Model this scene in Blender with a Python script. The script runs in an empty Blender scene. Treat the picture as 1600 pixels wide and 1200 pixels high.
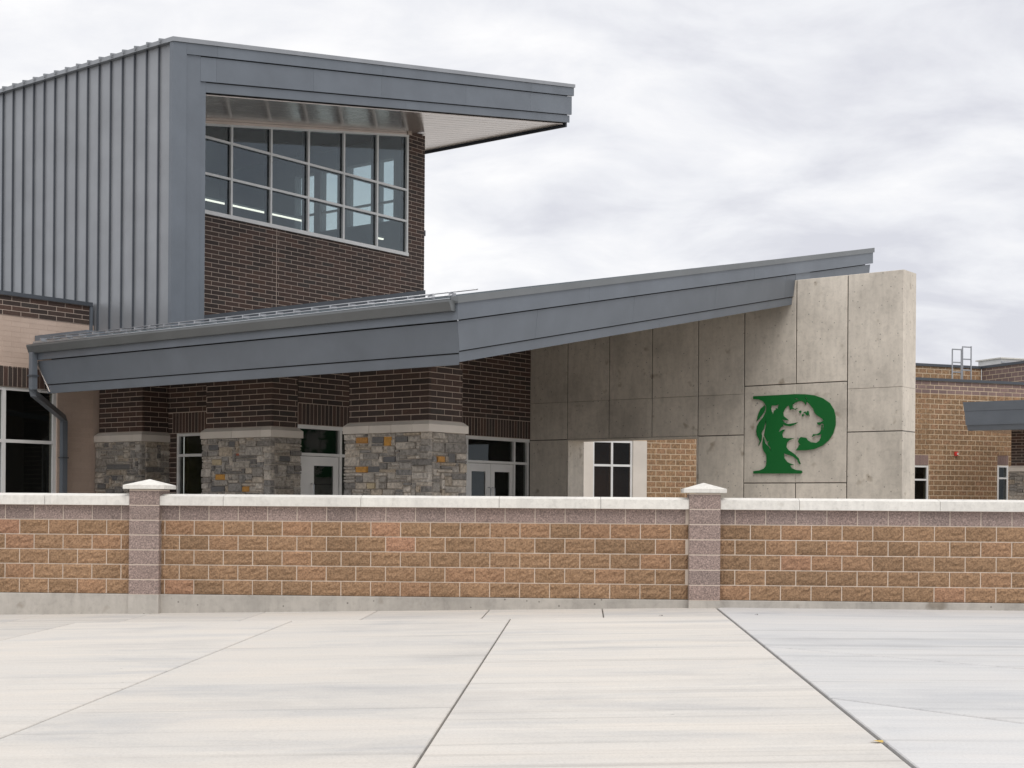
import bpy, bmesh, math, random
from mathutils import Vector, Matrix
from math import radians, sin, cos, tan, atan, atan2, pi
random.seed(7)
SC = bpy.context.scene
COL = SC.collection

# ------------------------------------------------------------------ camera
CAM_H = 1.5
cd = bpy.data.cameras.new('camera'); cam = bpy.data.objects.new('camera', cd); COL.objects.link(cam)
cd.sensor_width = 36.0; cd.sensor_fit = 'HORIZONTAL'
cd.lens = 2222.0 / 1600.0 * 36.0
cd.shift_y = 185.0 / 1600.0
cd.clip_start = 0.1; cd.clip_end = 6000
ROLL = 0.0073
cam.matrix_world = Matrix.Translation((0, 0, CAM_H)) @ Matrix.Rotation(pi/2, 4, 'X') @ Matrix.Rotation(ROLL, 4, 'Z')
SC.camera = cam
SC.render.resolution_x = 1024; SC.render.resolution_y = 768

# ------------------------------------------------------------------ sky: high overcast over a Nishita sky
SUN_EL, SUN_AZ = radians(58), radians(165)      # azimuth clockwise from +Y (behind the camera, to the right)
world = bpy.data.worlds.new('World'); SC.world = world; world.use_nodes = True
wn = world.node_tree; wn.nodes.clear()
def N(t, kind, **kw):
    n = t.nodes.new(kind)
    for k, v in kw.items(): setattr(n, k, v)
    return n
def build_world():
    L = wn.links.new
    out = N(wn, 'ShaderNodeOutputWorld')
    sky = N(wn, 'ShaderNodeTexSky', sky_type='NISHITA', sun_disc=False, sun_elevation=SUN_EL, sun_rotation=SUN_AZ)
    sky.air_density = 1.0; sky.dust_density = 2.0; sky.ozone_density = 1.0
    bgs = N(wn, 'ShaderNodeBackground'); bgs.inputs['Strength'].default_value = 0.08
    L(sky.outputs[0], bgs.inputs['Color'])
    tc = N(wn, 'ShaderNodeTexCoord')
    sep = N(wn, 'ShaderNodeSeparateXYZ'); L(tc.outputs['Generated'], sep.inputs[0])
    den = N(wn, 'ShaderNodeMath', operation='ADD'); L(sep.outputs['Z'], den.inputs[0]); den.inputs[1].default_value = 0.32
    mx = N(wn, 'ShaderNodeMath', operation='MAXIMUM'); L(den.outputs[0], mx.inputs[0]); mx.inputs[1].default_value = 0.08
    dx = N(wn, 'ShaderNodeMath', operation='DIVIDE'); L(sep.outputs['X'], dx.inputs[0]); L(mx.outputs[0], dx.inputs[1])
    dy = N(wn, 'ShaderNodeMath', operation='DIVIDE'); L(sep.outputs['Y'], dy.inputs[0]); L(mx.outputs[0], dy.inputs[1])
    cb = N(wn, 'ShaderNodeCombineXYZ'); L(dx.outputs[0], cb.inputs['X']); L(dy.outputs[0], cb.inputs['Y'])
    mp = N(wn, 'ShaderNodeMapping'); L(cb.outputs[0], mp.inputs['Vector'])
    mp.inputs['Location'].default_value = (3.1, 0.4, 0); mp.inputs['Scale'].default_value = (1.5, 2.1, 1); mp.inputs['Rotation'].default_value = (0, 0, 0.12)
    n1 = N(wn, 'ShaderNodeTexNoise'); L(mp.outputs[0], n1.inputs['Vector'])
    n1.inputs['Scale'].default_value = 2.7; n1.inputs['Detail'].default_value = 9; n1.inputs['Roughness'].default_value = 0.56; n1.inputs['Distortion'].default_value = 0.35
    n2 = N(wn, 'ShaderNodeTexNoise'); L(mp.outputs[0], n2.inputs['Vector'])
    n2.inputs['Scale'].default_value = 0.7; n2.inputs['Detail'].default_value = 3
    av = N(wn, 'ShaderNodeMath', operation='MULTIPLY_ADD'); L(n2.outputs['Fac'], av.inputs[0]); av.inputs[1].default_value = .6
    hf = N(wn, 'ShaderNodeMath', operation='MULTIPLY'); L(n1.outputs['Fac'], hf.inputs[0]); hf.inputs[1].default_value = .75; L(hf.outputs[0], av.inputs[2])
    r1 = N(wn, 'ShaderNodeValToRGB'); L(av.outputs[0], r1.inputs[0])
    e = r1.color_ramp.elements
    e[0].position = 0.52; e[0].color = (0.60, 0.605, 0.655, 1)
    e[1].position = 0.80; e[1].color = (0.85, 0.845, 0.85, 1)
    m = r1.color_ramp.elements.new(0.66); m.color = (0.735, 0.74, 0.77, 1)
    bgc = N(wn, 'ShaderNodeBackground'); L(r1.outputs[0], bgc.inputs['Color']); bgc.inputs['Strength'].default_value = 1.0
    mixs = N(wn, 'ShaderNodeMixShader'); mixs.inputs[0].default_value = 0.94
    L(bgs.outputs[0], mixs.inputs[1]); L(bgc.outputs[0], mixs.inputs[2]); L(mixs.outputs[0], out.inputs['Surface'])
build_world()

# ------------------------------------------------------------------ sun through cloud
sl = bpy.data.lights.new('sun', 'SUN'); sl.energy = 1.5; sl.angle = radians(40); sl.color = (1.0, 0.965, 0.92)
sun = bpy.data.objects.new('sun', sl); COL.objects.link(sun)
sdir = Vector((sin(SUN_AZ)*cos(SUN_EL), cos(SUN_AZ)*cos(SUN_EL), sin(SUN_EL)))
sun.rotation_euler = sdir.to_track_quat('Z', 'Y').to_euler()

SC.view_settings.view_transform = 'Standard'; SC.view_settings.look = 'None'
SC.view_settings.exposure = 0.30; SC.view_settings.gamma = 1.0; SC.view_settings.use_curve_mapping = False
SC.cycles.use_denoising = True
SC.cycles.max_bounces = 8; SC.cycles.transparent_max_bounces = 12

# ------------------------------------------------------------------ frames: building, site wall, far block building
PHI = atan2(.789, .614)
FR = {'B': ((0, 0), PHI), 'S': ((0, 19.26), -atan(.052)), 'G': ((5.66, 52.4), atan2(.3633, .9317))}

# ------------------------------------------------------------------ materials
def newmat(name):
    m = bpy.data.materials.new(name); m.use_nodes = True
    t = m.node_tree; b = t.nodes['Principled BSDF']; return m, t, b
def rnd(t):
    """a random number for each object and each loose piece"""
    oi = N(t, 'ShaderNodeObjectInfo'); g = N(t, 'ShaderNodeNewGeometry')
    a = N(t, 'ShaderNodeMath', operation='ADD'); t.links.new(oi.outputs['Random'], a.inputs[0]); t.links.new(g.outputs['Random Per Island'], a.inputs[1])
    f = N(t, 'ShaderNodeMath', operation='FRACT'); t.links.new(a.outputs[0], f.inputs[0]); return f.outputs[0]
def pos(t, scale=(1, 1, 1), rot=(0, 0, 0)):
    g = N(t, 'ShaderNodeNewGeometry'); mp = N(t, 'ShaderNodeMapping'); t.links.new(g.outputs['Position'], mp.inputs['Vector'])
    mp.inputs['Scale'].default_value = scale; mp.inputs['Rotation'].default_value = rot; return mp.outputs[0]
def noise(t, vec, scale, detail=4, rough=.55, dist=0):
    n = N(t, 'ShaderNodeTexNoise'); t.links.new(vec, n.inputs['Vector']); n.inputs['Scale'].default_value = scale
    n.inputs['Detail'].default_value = detail; n.inputs['Roughness'].default_value = rough; n.inputs['Distortion'].default_value = dist
    return n.outputs['Fac']
def ramp(t, fac, stops, interp='LINEAR'):
    r = N(t, 'ShaderNodeValToRGB'); t.links.new(fac, r.inputs[0]); cr = r.color_ramp; cr.interpolation = interp
    while len(cr.elements) < len(stops): cr.elements.new(0.5)
    for el, (p, c) in zip(cr.elements, stops):
        el.position = p; el.color = (*c, 1) if len(c) == 3 else c
    return r.outputs[0]
def mix(t, a, b, fac, mode='MIX'):
    n = N(t, 'ShaderNodeMix', data_type='RGBA', blend_type=mode)
    for s, v in ((n.inputs[6], a), (n.inputs[7], b), (n.inputs[0], fac)):
        if hasattr(v, 'links') or hasattr(v, 'is_linked'): t.links.new(v, s)
        else: s.default_value = v if isinstance(v, float) else (*v, 1)
    return n.outputs[2]
def bump(t, b, h, strength=.3, dist=.01):
    n = N(t, 'ShaderNodeBump'); t.links.new(h, n.inputs['Height']); n.inputs['Strength'].default_value = strength; n.inputs['Distance'].default_value = dist
    t.links.new(n.outputs[0], b.inputs['Normal'])
def g3(v): return (v, v, v)
M = {}
def m_plain(name, col, rough=.6, metal=0.0, var=.06, spec=.5):
    m, t, b = newmat(name)
    c = ramp(t, rnd(t), [(0, tuple(x*(1-var) for x in col)), (1, tuple(min(1, x*(1+var)) for x in col))])
    n = noise(t, pos(t), 1.3, 4)
    c = mix(t, c, ramp(t, n, [(.3, g3(.9)), (.7, g3(1.06))]), 1.0, 'MULTIPLY')
    t.links.new(c, b.inputs['Base Color']); b.inputs['Roughness'].default_value = rough; b.inputs['Metallic'].default_value = metal
    b.inputs['Specular IOR Level'].default_value = spec
    if metal: bump(t, b, noise(t, pos(t), 2.2, 2, .4), .12, .02)
    M[name] = m; return m, t, b
def m_masonry(name, stops, rough, gs, gstops, bs, bdist, bstr=.6):
    """stops: colour by piece; gs: grain scale"""
    m, t, b = newmat(name)
    c = ramp(t, rnd(t), stops)
    g = noise(t, pos(t), gs, 5, .65)
    c = mix(t, c, ramp(t, g, gstops), 1.0, 'MULTIPLY')
    c = mix(t, c, ramp(t, noise(t, pos(t), .8, 3), [(.3, g3(.88)), (.7, g3(1.08))]), 1.0, 'MULTIPLY')
    t.links.new(c, b.inputs['Base Color']); b.inputs['Roughness'].default_value = rough
    bump(t, b, noise(t, pos(t), bs, 6, .7), bstr, bdist)
    M[name] = m; return m, t, b
def m_concrete(name, base, streak=.18, blotch=.2, rough=.8, scale=1.0, pit=True):
    m, t, b = newmat(name)
    c = ramp(t, noise(t, pos(t), .9*scale, 6, .6), [(.28, tuple(x*(1-blotch) for x in base)), (.5, base), (.75, tuple(min(1, x*(1+blotch*.5)) for x in base))])
    s = noise(t, pos(t, (1, 1, .16)), 7*scale, 6, .65, .3)
    c = mix(t, c, ramp(t, s, [(.3, g3(1-streak)), (.55, g3(1.0)), (.75, g3(1+streak*.4))]), 1.0, 'MULTIPLY')
    c = mix(t, c, ramp(t, rnd(t), [(0, g3(.93)), (1, g3(1.06))]), 1.0, 'MULTIPLY')
    c = mix(t, c, ramp(t, noise(t, pos(t), 9*scale, 7, .7, .6), [(.34, g3(.88)), (.5, g3(1.0)), (.66, g3(1.05))]), 1.0, 'MULTIPLY')
    sp = noise(t, pos(t), 3.2*scale, 2, .5)
    c = mix(t, c, ramp(t, sp, [(.24, (.62, .58, .53)), (.34, g3(1.0))]), 1.0 if pit else .35, 'MULTIPLY')
    if pit:
        v = N(t, 'ShaderNodeTexVoronoi'); t.links.new(pos(t), v.inputs['Vector']); v.inputs['Scale'].default_value = 7.0
        c = mix(t, c, ramp(t, v.outputs['Distance'], [(.07, g3(.3)), (.11, g3(1.0))]), .8, 'MULTIPLY')
    t.links.new(c, b.inputs['Base Color']); b.inputs['Roughness'].default_value = rough
    bump(t, b, noise(t, pos(t), 60, 4, .6), .25, .004)
    M[name] = m; return m, t, b

# masonry
m_masonry('dark_brick', [(0, (.036, .024, .020)), (.35, (.058, .036, .029)), (.6, (.070, .040, .031)), (.8, (.085, .047, .034)), (1, (.045, .036, .031))], .75, 30, [(.3, g3(.7)), (.7, g3(1.3))], 90, .004, .35)
m_plain('dark_mortar', (.54, .44, .37), .95)
m_masonry('tan_block', [(0, (.27, .168, .096)), (.3, (.32, .198, .113)), (.7, (.345, .212, .122)), (.93, (.36, .21, .122)), (1, (.40, .22, .138))], .92, 42, [(.36, g3(.66)), (.5, g3(1.0)), (.64, g3(1.3))], 40, .025, 1.0)
m_masonry('tan_block_far', [(0, (.235, .145, .08)), (.5, (.275, .17, .093)), (1, (.285, .168, .096))], .92, 14, [(.36, g3(.65)), (.64, g3(1.4))], 25, .01, .6)
m_masonry('plum_block', [(0, (.235, .18, .16)), (.5, (.305, .23, .203)), (1, (.28, .205, .178))], .8, 52, [(.36, g3(.5)), (.46, g3(.9)), (.55, g3(1.05)), (.66, g3(1.7))], 80, .002, .25)
m_masonry('plum_block_far', [(0, (.19, .13, .12)), (1, (.25, .17, .15))], .85, 30, [(.3, g3(.8)), (.7, g3(1.2))], 25, .006, .4)
m_plain('light_mortar', (.66, .56, .47), .95)
m_plain('far_mortar', (.62, .50, .36), .95)
m_masonry('ashlar', [(0, (.17, .16, .15)), (.2, (.30, .275, .245)), (.4, (.46, .41, .35)), (.52, (.22, .21, .20)), (.7, (.50, .455, .40)), (.88, (.38, .315, .24)), (1, (.24, .23, .22))], .85, 16, [(.36, g3(.6)), (.5, g3(1.0)), (.64, g3(1.35))], 40, .01, .6)
m_masonry('ochre_stone', [(0, (.52, .27, .06)), (1, (.45, .22, .07))], .85, 20, [(.3, g3(.7)), (.7, g3(1.3))], 40, .01, .6)
m_masonry('red_stone', [(0, (.40, .12, .07)), (1, (.40, .12, .07))], .85, 20, [(.3, g3(.7)), (.7, g3(1.3))], 40, .01, .6)
m_masonry('tan_stone', [(0, (.46, .38, .25)), (1, (.42, .34, .24))], .85, 20, [(.3, g3(.8)), (.7, g3(1.2))], 40, .01, .6)
m_masonry('slate_stone', [(0, (.13, .13, .135)), (1, (.16, .155, .15))], .85, 20, [(.3, g3(.8)), (.7, g3(1.2))], 40, .01, .6)
m_plain('stone_mortar', (.62, .55, .47), .95)
m_plain('precast', (.68, .625, .56), .8, var=.08)

# concrete
m_concrete('white_precast', (.70, .675, .625), .10, .10, .8, 1.6, pit=False)
m_concrete('cast_concrete', (.65, .592, .512), .12, .28)
m_plain('joint_dark', (.10, .09, .08), .95)
m_plain('pavement_joint', (.17, .155, .14), .95)
m_concrete('footing_concrete', (.43, .40, .36), .14, .24)
m_plain('peach_plaster', (.53, .415, .345), .9, var=.02)
# metal
m_plain('slate_trim', (.155, .175, .202), .42, .2, var=.05)
m_plain('zinc_panel', (.31, .323, .342), .42, .4, var=.03)
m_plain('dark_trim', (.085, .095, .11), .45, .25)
m_plain('gutter_metal', (.17, .18, .185), .35, .4)
m_plain('roof_metal', (.16, .185, .20), .4, .4)
m_plain('soffit_metal', (.60, .53, .48), .20, .6, var=.03)
m_plain('porch_soffit', (.13, .12, .115), .6, .0)  # dark tone put in to deepen the shade under the porch
m_plain('plaza_paving', (.42, .39, .35), .9)
m_plain('white_frame', (.74, .735, .72), .4, .1, var=.02)
m_plain('steel', (.42, .43, .45), .35, .8)
m_plain('bright_steel', (.6, .62, .64), .3, .8)
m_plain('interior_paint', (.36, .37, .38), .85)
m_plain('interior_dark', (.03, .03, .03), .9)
m_plain('interior_olive', (.30, .29, .16), .85)
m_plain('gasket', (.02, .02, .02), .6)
m_plain('alarm_red', (.62, .03, .02), .35)
m_plain('leaf_dry', (.55, .38, .10), .8)
def m_green():
    m, t, b = m_plain('green_enamel', (.003, .135, .024), .5, 0, var=.0)
m_green()
def m_glass(name, tint, refl):
    m = bpy.data.materials.new(name); m.use_nodes = True; t = m.node_tree; t.nodes.clear()
    o = N(t, 'ShaderNodeOutputMaterial'); tr = N(t, 'ShaderNodeBsdfTransparent'); tr.inputs[0].default_value = (*tint, 1)
    gl = N(t, 'ShaderNodeBsdfGlossy'); gl.inputs['Roughness'].default_value = .01; gl.inputs['Color'].default_value = (.85, .93, 1.0, 1)
    ge = N(t, 'ShaderNodeNewGeometry'); dp = N(t, 'ShaderNodeVectorMath', operation='DOT_PRODUCT')
    t.links.new(ge.outputs['Normal'], dp.inputs[0]); t.links.new(ge.outputs['Incoming'], dp.inputs[1])
    ab_ = N(t, 'ShaderNodeMath', operation='ABSOLUTE'); t.links.new(dp.outputs['Value'], ab_.inputs[0])
    om = N(t, 'ShaderNodeMath', operation='SUBTRACT'); om.inputs[0].default_value = 1.0; t.links.new(ab_.outputs[0], om.inputs[1])
    pw = N(t, 'ShaderNodeMath', operation='POWER'); t.links.new(om.outputs[0], pw.inputs[0]); pw.inputs[1].default_value = 5.0
    sc_ = N(t, 'ShaderNodeMath', operation='MULTIPLY_ADD'); t.links.new(pw.outputs[0], sc_.inputs[0]); sc_.inputs[1].default_value = .96; sc_.inputs[2].default_value = .04
    k = N(t, 'ShaderNodeMath', operation='MULTIPLY'); t.links.new(sc_.outputs[0], k.inputs[0]); k.inputs[1].default_value = refl
    mx = N(t, 'ShaderNodeMixShader'); t.links.new(k.outputs[0], mx.inputs[0]); t.links.new(tr.outputs[0], mx.inputs[1]); t.links.new(gl.outputs[0], mx.inputs[2])
    t.links.new(mx.outputs[0], o.inputs['Surface']); M[name] = m
m_glass('tint_glass', (.78, .83, .84), 1.6)
m_glass('dark_glass', (.62, .63, .60), .8)
m_glass('brown_glass', (.66, .58, .50), .35)  # brown tint stands in for brick reflected in the pane
m_plain('reflected_brown', (.12, .085, .065), .9)  # painted tone of the brick reflection in the far window
def m_lamp():
    m, t, b = newmat('lamp_glow'); b.inputs['Emission Color'].default_value = (1, .93, .78, 1); b.inputs['Emission Strength'].default_value = 1.3
    b.inputs['Base Color'].default_value = (.8, .8, .8, 1); M['lamp_glow'] = m
m_lamp()
def m_slab(name, base, warm, cool):
    """broom finished slab with water stains drawn out along the wall"""
    m, t, b = newmat(name); th = atan(.052)
    def pos(t, scale=(1, 1, 1), rot=(0, 0, 0)):      # each slab was poured and has weathered on its own
        g = N(t, 'ShaderNodeNewGeometry'); oi = N(t, 'ShaderNodeObjectInfo')
        ml = N(t, 'ShaderNodeVectorMath', operation='MULTIPLY_ADD'); cbx = N(t, 'ShaderNodeCombineXYZ')
        for k in (0, 1): t.links.new(oi.outputs['Random'], cbx.inputs[k])
        t.links.new(cbx.outputs[0], ml.inputs[0]); ml.inputs[1].default_value = (37, 53, 0); t.links.new(g.outputs['Position'], ml.inputs[2])
        mp = N(t, 'ShaderNodeMapping'); t.links.new(ml.outputs[0], mp.inputs['Vector'])
        mp.inputs['Scale'].default_value = scale; mp.inputs['Rotation'].default_value = rot; return mp.outputs[0]
    st = pos(t, (.30, 1.2, 1), (0, 0, th))
    c = ramp(t, noise(t, st, 1.0, 8, .66, .6), [(.30, cool), (.48, base), (.68, warm)])
    s2 = noise(t, pos(t, (.045, 2.6, 1), (0, 0, th)), 2.0, 5, .6, .25)      # run-off lines
    c = mix(t, c, ramp(t, s2, [(.33, g3(.80)), (.40, g3(.965)), (.6, g3(1.0)), (.7, g3(1.04))]), 1.0, 'MULTIPLY')
    s3 = noise(t, pos(t, (.10, 7.0, 1), (0, 0, th)), 1.3, 5, .7, .2)
    c = mix(t, c, ramp(t, s3, [(.34, g3(.90)), (.44, g3(1.0))]), 1.0, 'MULTIPLY')
    c = mix(t, c, ramp(t, noise(t, pos(t, (.6, 1, 1)), .8, 6, .65, .5), [(.30, (.86, .865, .88)), (.48, g3(.99)), (.68, (1.04, 1.02, 1.0))]), 1.0, 'MULTIPLY')
    c = mix(t, c, ramp(t, noise(t, pos(t), 55, 5, .7), [(.34, g3(.90)), (.5, g3(1.0)), (.66, g3(1.05))]), 1.0, 'MULTIPLY')
    v = N(t, 'ShaderNodeTexVoronoi'); t.links.new(pos(t), v.inputs['Vector']); v.inputs['Scale'].default_value = 1.7
    c = mix(t, c, ramp(t, v.outputs['Distance'], [(.012, g3(.55)), (.03, g3(1.0))]), .8, 'MULTIPLY')   # grit
    c = mix(t, c, ramp(t, rnd(t), [(0, g3(.935)), (1, g3(1.03))]), 1.0, 'MULTIPLY')
    t.links.new(c, b.inputs['Base Color']); b.inputs['Roughness'].default_value = .85
    bump(t, b, noise(t, pos(t, (.2, 1, 1), (0, 0, th)), 90, 3, .6), .2, .003); M[name] = m
m_slab('slab_warm', (.60, .572, .53), (.635, .595, .54), (.50, .49, .475))
m_slab('slab_cool', (.585, .58, .572), (.61, .60, .585), (.51, .515, .52))
m_plain('ground_earth', (.38, .35, .31), .95)
def m_blockwork(name, c1, c2, mort, w, h):
    """block bond for faces too far off to pick the blocks apart"""
    m, t, b = newmat(name)
    tc = N(t, 'ShaderNodeTexCoord'); mp = N(t, 'ShaderNodeMapping'); t.links.new(tc.outputs['Object'], mp.inputs[0]); mp.inputs['Rotation'].default_value = (pi/2, 0, 0)
    br = N(t, 'ShaderNodeTexBrick'); t.links.new(mp.outputs[0], br.inputs['Vector'])
    br.inputs['Color1'].default_value = (*c1, 1); br.inputs['Color2'].default_value = (*c2, 1); br.inputs['Mortar'].default_value = (*mort, 1)
    br.inputs['Scale'].default_value = 1.0; br.inputs['Brick Width'].default_value = w; br.inputs['Row Height'].default_value = h; br.inputs['Mortar Size'].default_value = .008
    t.links.new(br.outputs['Color'], b.inputs['Base Color']); b.inputs['Roughness'].default_value = .9; M[name] = m
m_blockwork('far_blockwork', (.27, .165, .085), (.30, .185, .095), (.48, .38, .25), .4064, .2032)

# ------------------------------------------------------------------ mesh helpers
class MB:
    def __init__(s): s.v = []; s.f = []
    def poly(s, pts, faces):
        n = len(s.v); s.v += [tuple(p) for p in pts]; s.f += [tuple(i+n for i in f) for f in faces]; return s
    def hexa(s, p):   # p: 4 bottom ccw, 4 top ccw
        return s.poly(p, [(0,3,2,1), (4,5,6,7), (0,1,5,4), (1,2,6,5), (2,3,7,6), (3,0,4,7)])
    def box(s, x0, x1, y0, y1, z0, z1):
        if x0 > x1: x0, x1 = x1, x0
        if y0 > y1: y0, y1 = y1, y0
        return s.hexa([(x0,y0,z0),(x1,y0,z0),(x1,y1,z0),(x0,y1,z0),(x0,y0,z1),(x1,y0,z1),(x1,y1,z1),(x0,y1,z1)])
    def prism(s, prof, fn, t0, t1):   # prof 2-D closed ccw, fn(p, t) -> 3-D
        n = len(prof); pts = [fn(p, t0) for p in prof] + [fn(p, t1) for p in prof]
        return s.poly(pts, [tuple(range(n-1, -1, -1)), tuple(range(n, 2*n))] + [(i, (i+1) % n, n+(i+1) % n, n+i) for i in range(n)])
    def tube(s, path, r, n=8, sq=False):
        path = [Vector(p) for p in path]; rings = []
        if sq: n = 4
        for i, p in enumerate(path):
            d = (path[min(i+1, len(path)-1)] - path[max(i-1, 0)]).normalized()
            up = Vector((0, 0, 1)) if abs(d.z) < .9 else Vector((1, 0, 0))
            a = d.cross(up).normalized(); b = a.cross(d)
            rings.append([p + (a*cos(2*pi*(k+.5)/n) + b*sin(2*pi*(k+.5)/n))*r for k in range(n)])
        pts = [q for rg in rings for q in rg]; fs = []
        for i in range(len(path)-1):
            for k in range(n): fs.append((i*n+k, i*n+(k+1) % n, (i+1)*n+(k+1) % n, (i+1)*n+k))
        fs += [tuple(range(n-1, -1, -1)), tuple((len(path)-1)*n+k for k in range(n))]
        return s.poly(pts, fs)
    def mesh(s, name, off=(0, 0, 0), smooth=False):
        me = bpy.data.meshes.new(name)
        me.from_pydata([(v[0]-off[0], v[1]-off[1], v[2]-off[2]) for v in s.v], [], s.f)
        bm = bmesh.new(); bm.from_mesh(me); bmesh.ops.recalc_face_normals(bm, faces=bm.faces); bm.to_mesh(me); bm.free()
        if smooth:
            for p in me.polygons: p.use_smooth = True
        me.update(); return me
def link(name, data, parent=None, mat=None):
    o = bpy.data.objects.new(name, data); COL.objects.link(o)
    if parent is not None: o.parent = parent
    if mat is not None and not data.materials: data.materials.append(M[mat])
    return o
BASE = {}
def toworld(fr, p):
    (ox, oy), an = FR[fr]; return (ox + p[0]*cos(an) - p[1]*sin(an), oy + p[0]*sin(an) + p[1]*cos(an), p[2])
def thing(name, label, cat, fr, base, group=None, kind=None):
    o = bpy.data.objects.new(name, None); COL.objects.link(o); o.empty_display_size = .2
    o.location = toworld(fr, base); o.rotation_euler = (0, 0, FR[fr][1])
    tag(o, label, cat, group, kind); BASE[o.name] = base; return o
def tag(o, label=None, cat=None, group=None, kind=None):
    if label: o['label'] = label
    if cat: o['category'] = cat
    if group: o['group'] = group
    o['kind'] = kind or 'thing'
def root(o):
    while o.parent is not None: o = o.parent
    return o
def part(T, name, mb, mat, label=None, smooth=False):
    o = link(name, mb.mesh(name, BASE[root(T).name], smooth), T, mat)
    if label: o['label'] = label
    return o
SHARED = {}
def box_mesh(lx, ly, lz, mat, name, bev=.004):
    k = (round(lx, 3), round(ly, 3), round(lz, 3), mat)
    if k not in SHARED:
        SHARED[k] = MB().box(0, lx, 0, ly, 0, lz).mesh(name); SHARED[k].materials.append(M[mat])
    return SHARED[k]
def piece(T, name, me, loc):
    o = bpy.data.objects.new(name, me); COL.objects.link(o); o.parent = T
    b = BASE[root(T).name]; o.location = (loc[0]-b[0], loc[1]-b[1], loc[2]-b[2]); return o
def bond(T, axis, c, s0, s1, z0, z1, mat, cell=.4432, ch=.1108, joint=.0135, depth=.06, phase=0.0, name='brick', keep=None, limit=300, score=None, back=True, bmat='dark_mortar', bz=None, rec=.003, bdep=.2):
    """running bond on a face: axis 'x' runs along x at y=c facing -y; axis 'y' runs along y at x=c facing -x.
    c is the outer face; pieces reach inward (+). keep(s, z) drops what an opening takes."""
    out = []; n = int(math.ceil((z1-z0)/ch - .02))
    for i in range(n):
        za = z0 + i*ch; zb = min(za+ch, z1); off = phase + (cell/2 if i % 2 else 0)
        k = math.floor((s0-off)/cell) - 1
        while True:
            a = max(s0, off + k*cell); b = min(s1, off + (k+1)*cell); k += 1
            if a >= s1 - 1e-6: break
            if b - a < .03: continue
            segs = [(a, b)]
            if keep: segs = [q for q in keep(a, b, za, zb) if q[1]-q[0] > .03]
            for (p, q) in segs: out.append((p + (0 if abs(p-s0) < 1e-5 else joint/2), q - (0 if abs(q-s1) < 1e-5 else joint/2), za + joint/2, zb - joint/2))
    if score: out.sort(key=score)
    stuff = MB()
    for j, (p, q, za, zb) in enumerate(out):
        if zb - za < .02: continue
        if j < limit:
            me = box_mesh(q-p, depth, zb-za, mat, name) if axis == 'x' else box_mesh(depth, q-p, zb-za, mat, name)
            piece(T, name, me, (p, c, za) if axis == 'x' else (c, p, za))
        elif axis == 'x': stuff.box(p, q, c, c+depth, za, zb)
        else: stuff.box(c, c+depth, p, q, za, zb)
    if stuff.v:
        o = part(T, name + '_courses', stuff, mat); o['kind'] = 'stuff'
    if back:
        zz = bz or (z0, z1); mb = MB()
        if axis == 'x': mb.box(s0, s1, c+rec, c+rec+bdep, zz[0], zz[1])
        else: mb.box(c+rec, c+rec+bdep, s0, s1, zz[0], zz[1])
        part(T, 'mortar', mb, bmat)
    return out
def soldiers(T, axis, c, s0, s1, z0, z1, mat='dark_brick', cell=.1108, joint=.014, depth=.06):
    n = max(1, int(round((s1-s0)/cell))); w = (s1-s0)/n
    for i in range(n):
        p = s0 + i*w + joint/2; L = w - joint
        me = box_mesh(L, depth, z1-z0-joint, mat, 'soldier_brick') if axis == 'x' else box_mesh(depth, L, z1-z0-joint, mat, 'soldier_brick')
        piece(T, 'soldier_brick', me, (p, c, z0+joint/2) if axis == 'x' else (c, p, z0+joint/2))
# ------------------------------------------------------------------ ground and pavement
def structure(name, mb, mat, fr, base=(0, 0, 0)):
    o = link(name, mb.mesh(name, base), None, mat); o.location = toworld(fr, base); o.rotation_euler = (0, 0, FR[fr][1])
    o['kind'] = 'structure'; BASE[o.name] = base; return o
def gz(x):
    pts = [(-60, -.13), (-7.5, -.11), (2.75, .108), (8, .112), (60, .13)]
    for (a, za), (b, zb) in zip(pts, pts[1:]):
        if x <= b: return za + (zb-za)*(max(x, a)-a)/(b-a)
    return .13
structure('ground', MB().poly([(-2500, -2500, -.35), (2500, -2500, -.35), (2500, 2500, -.35), (-2500, 2500, -.35)], [(0, 1, 2, 3)]), 'ground_earth', 'S')
structure('plaza', MB().box(-60, 60, .36, 75, -.3, 0), 'plaza_paving', 'S')
bed = MB()
bx = [-60, -7.5, 2.75, 8, 60]
for x0, x1 in zip(bx, bx[1:]):
    z0, z1 = gz(x0)-.03, gz(x1)-.03
    bed.hexa([(x0, -45, -.34), (x1, -45, -.34), (x1, .3, -.34), (x0, .3, -.34), (x0, -45, z0), (x1, -45, z1), (x1, .3, z1), (x0, .3, z0)])
PAVE = structure('pavement', bed, 'pavement_joint', 'S')
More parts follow.
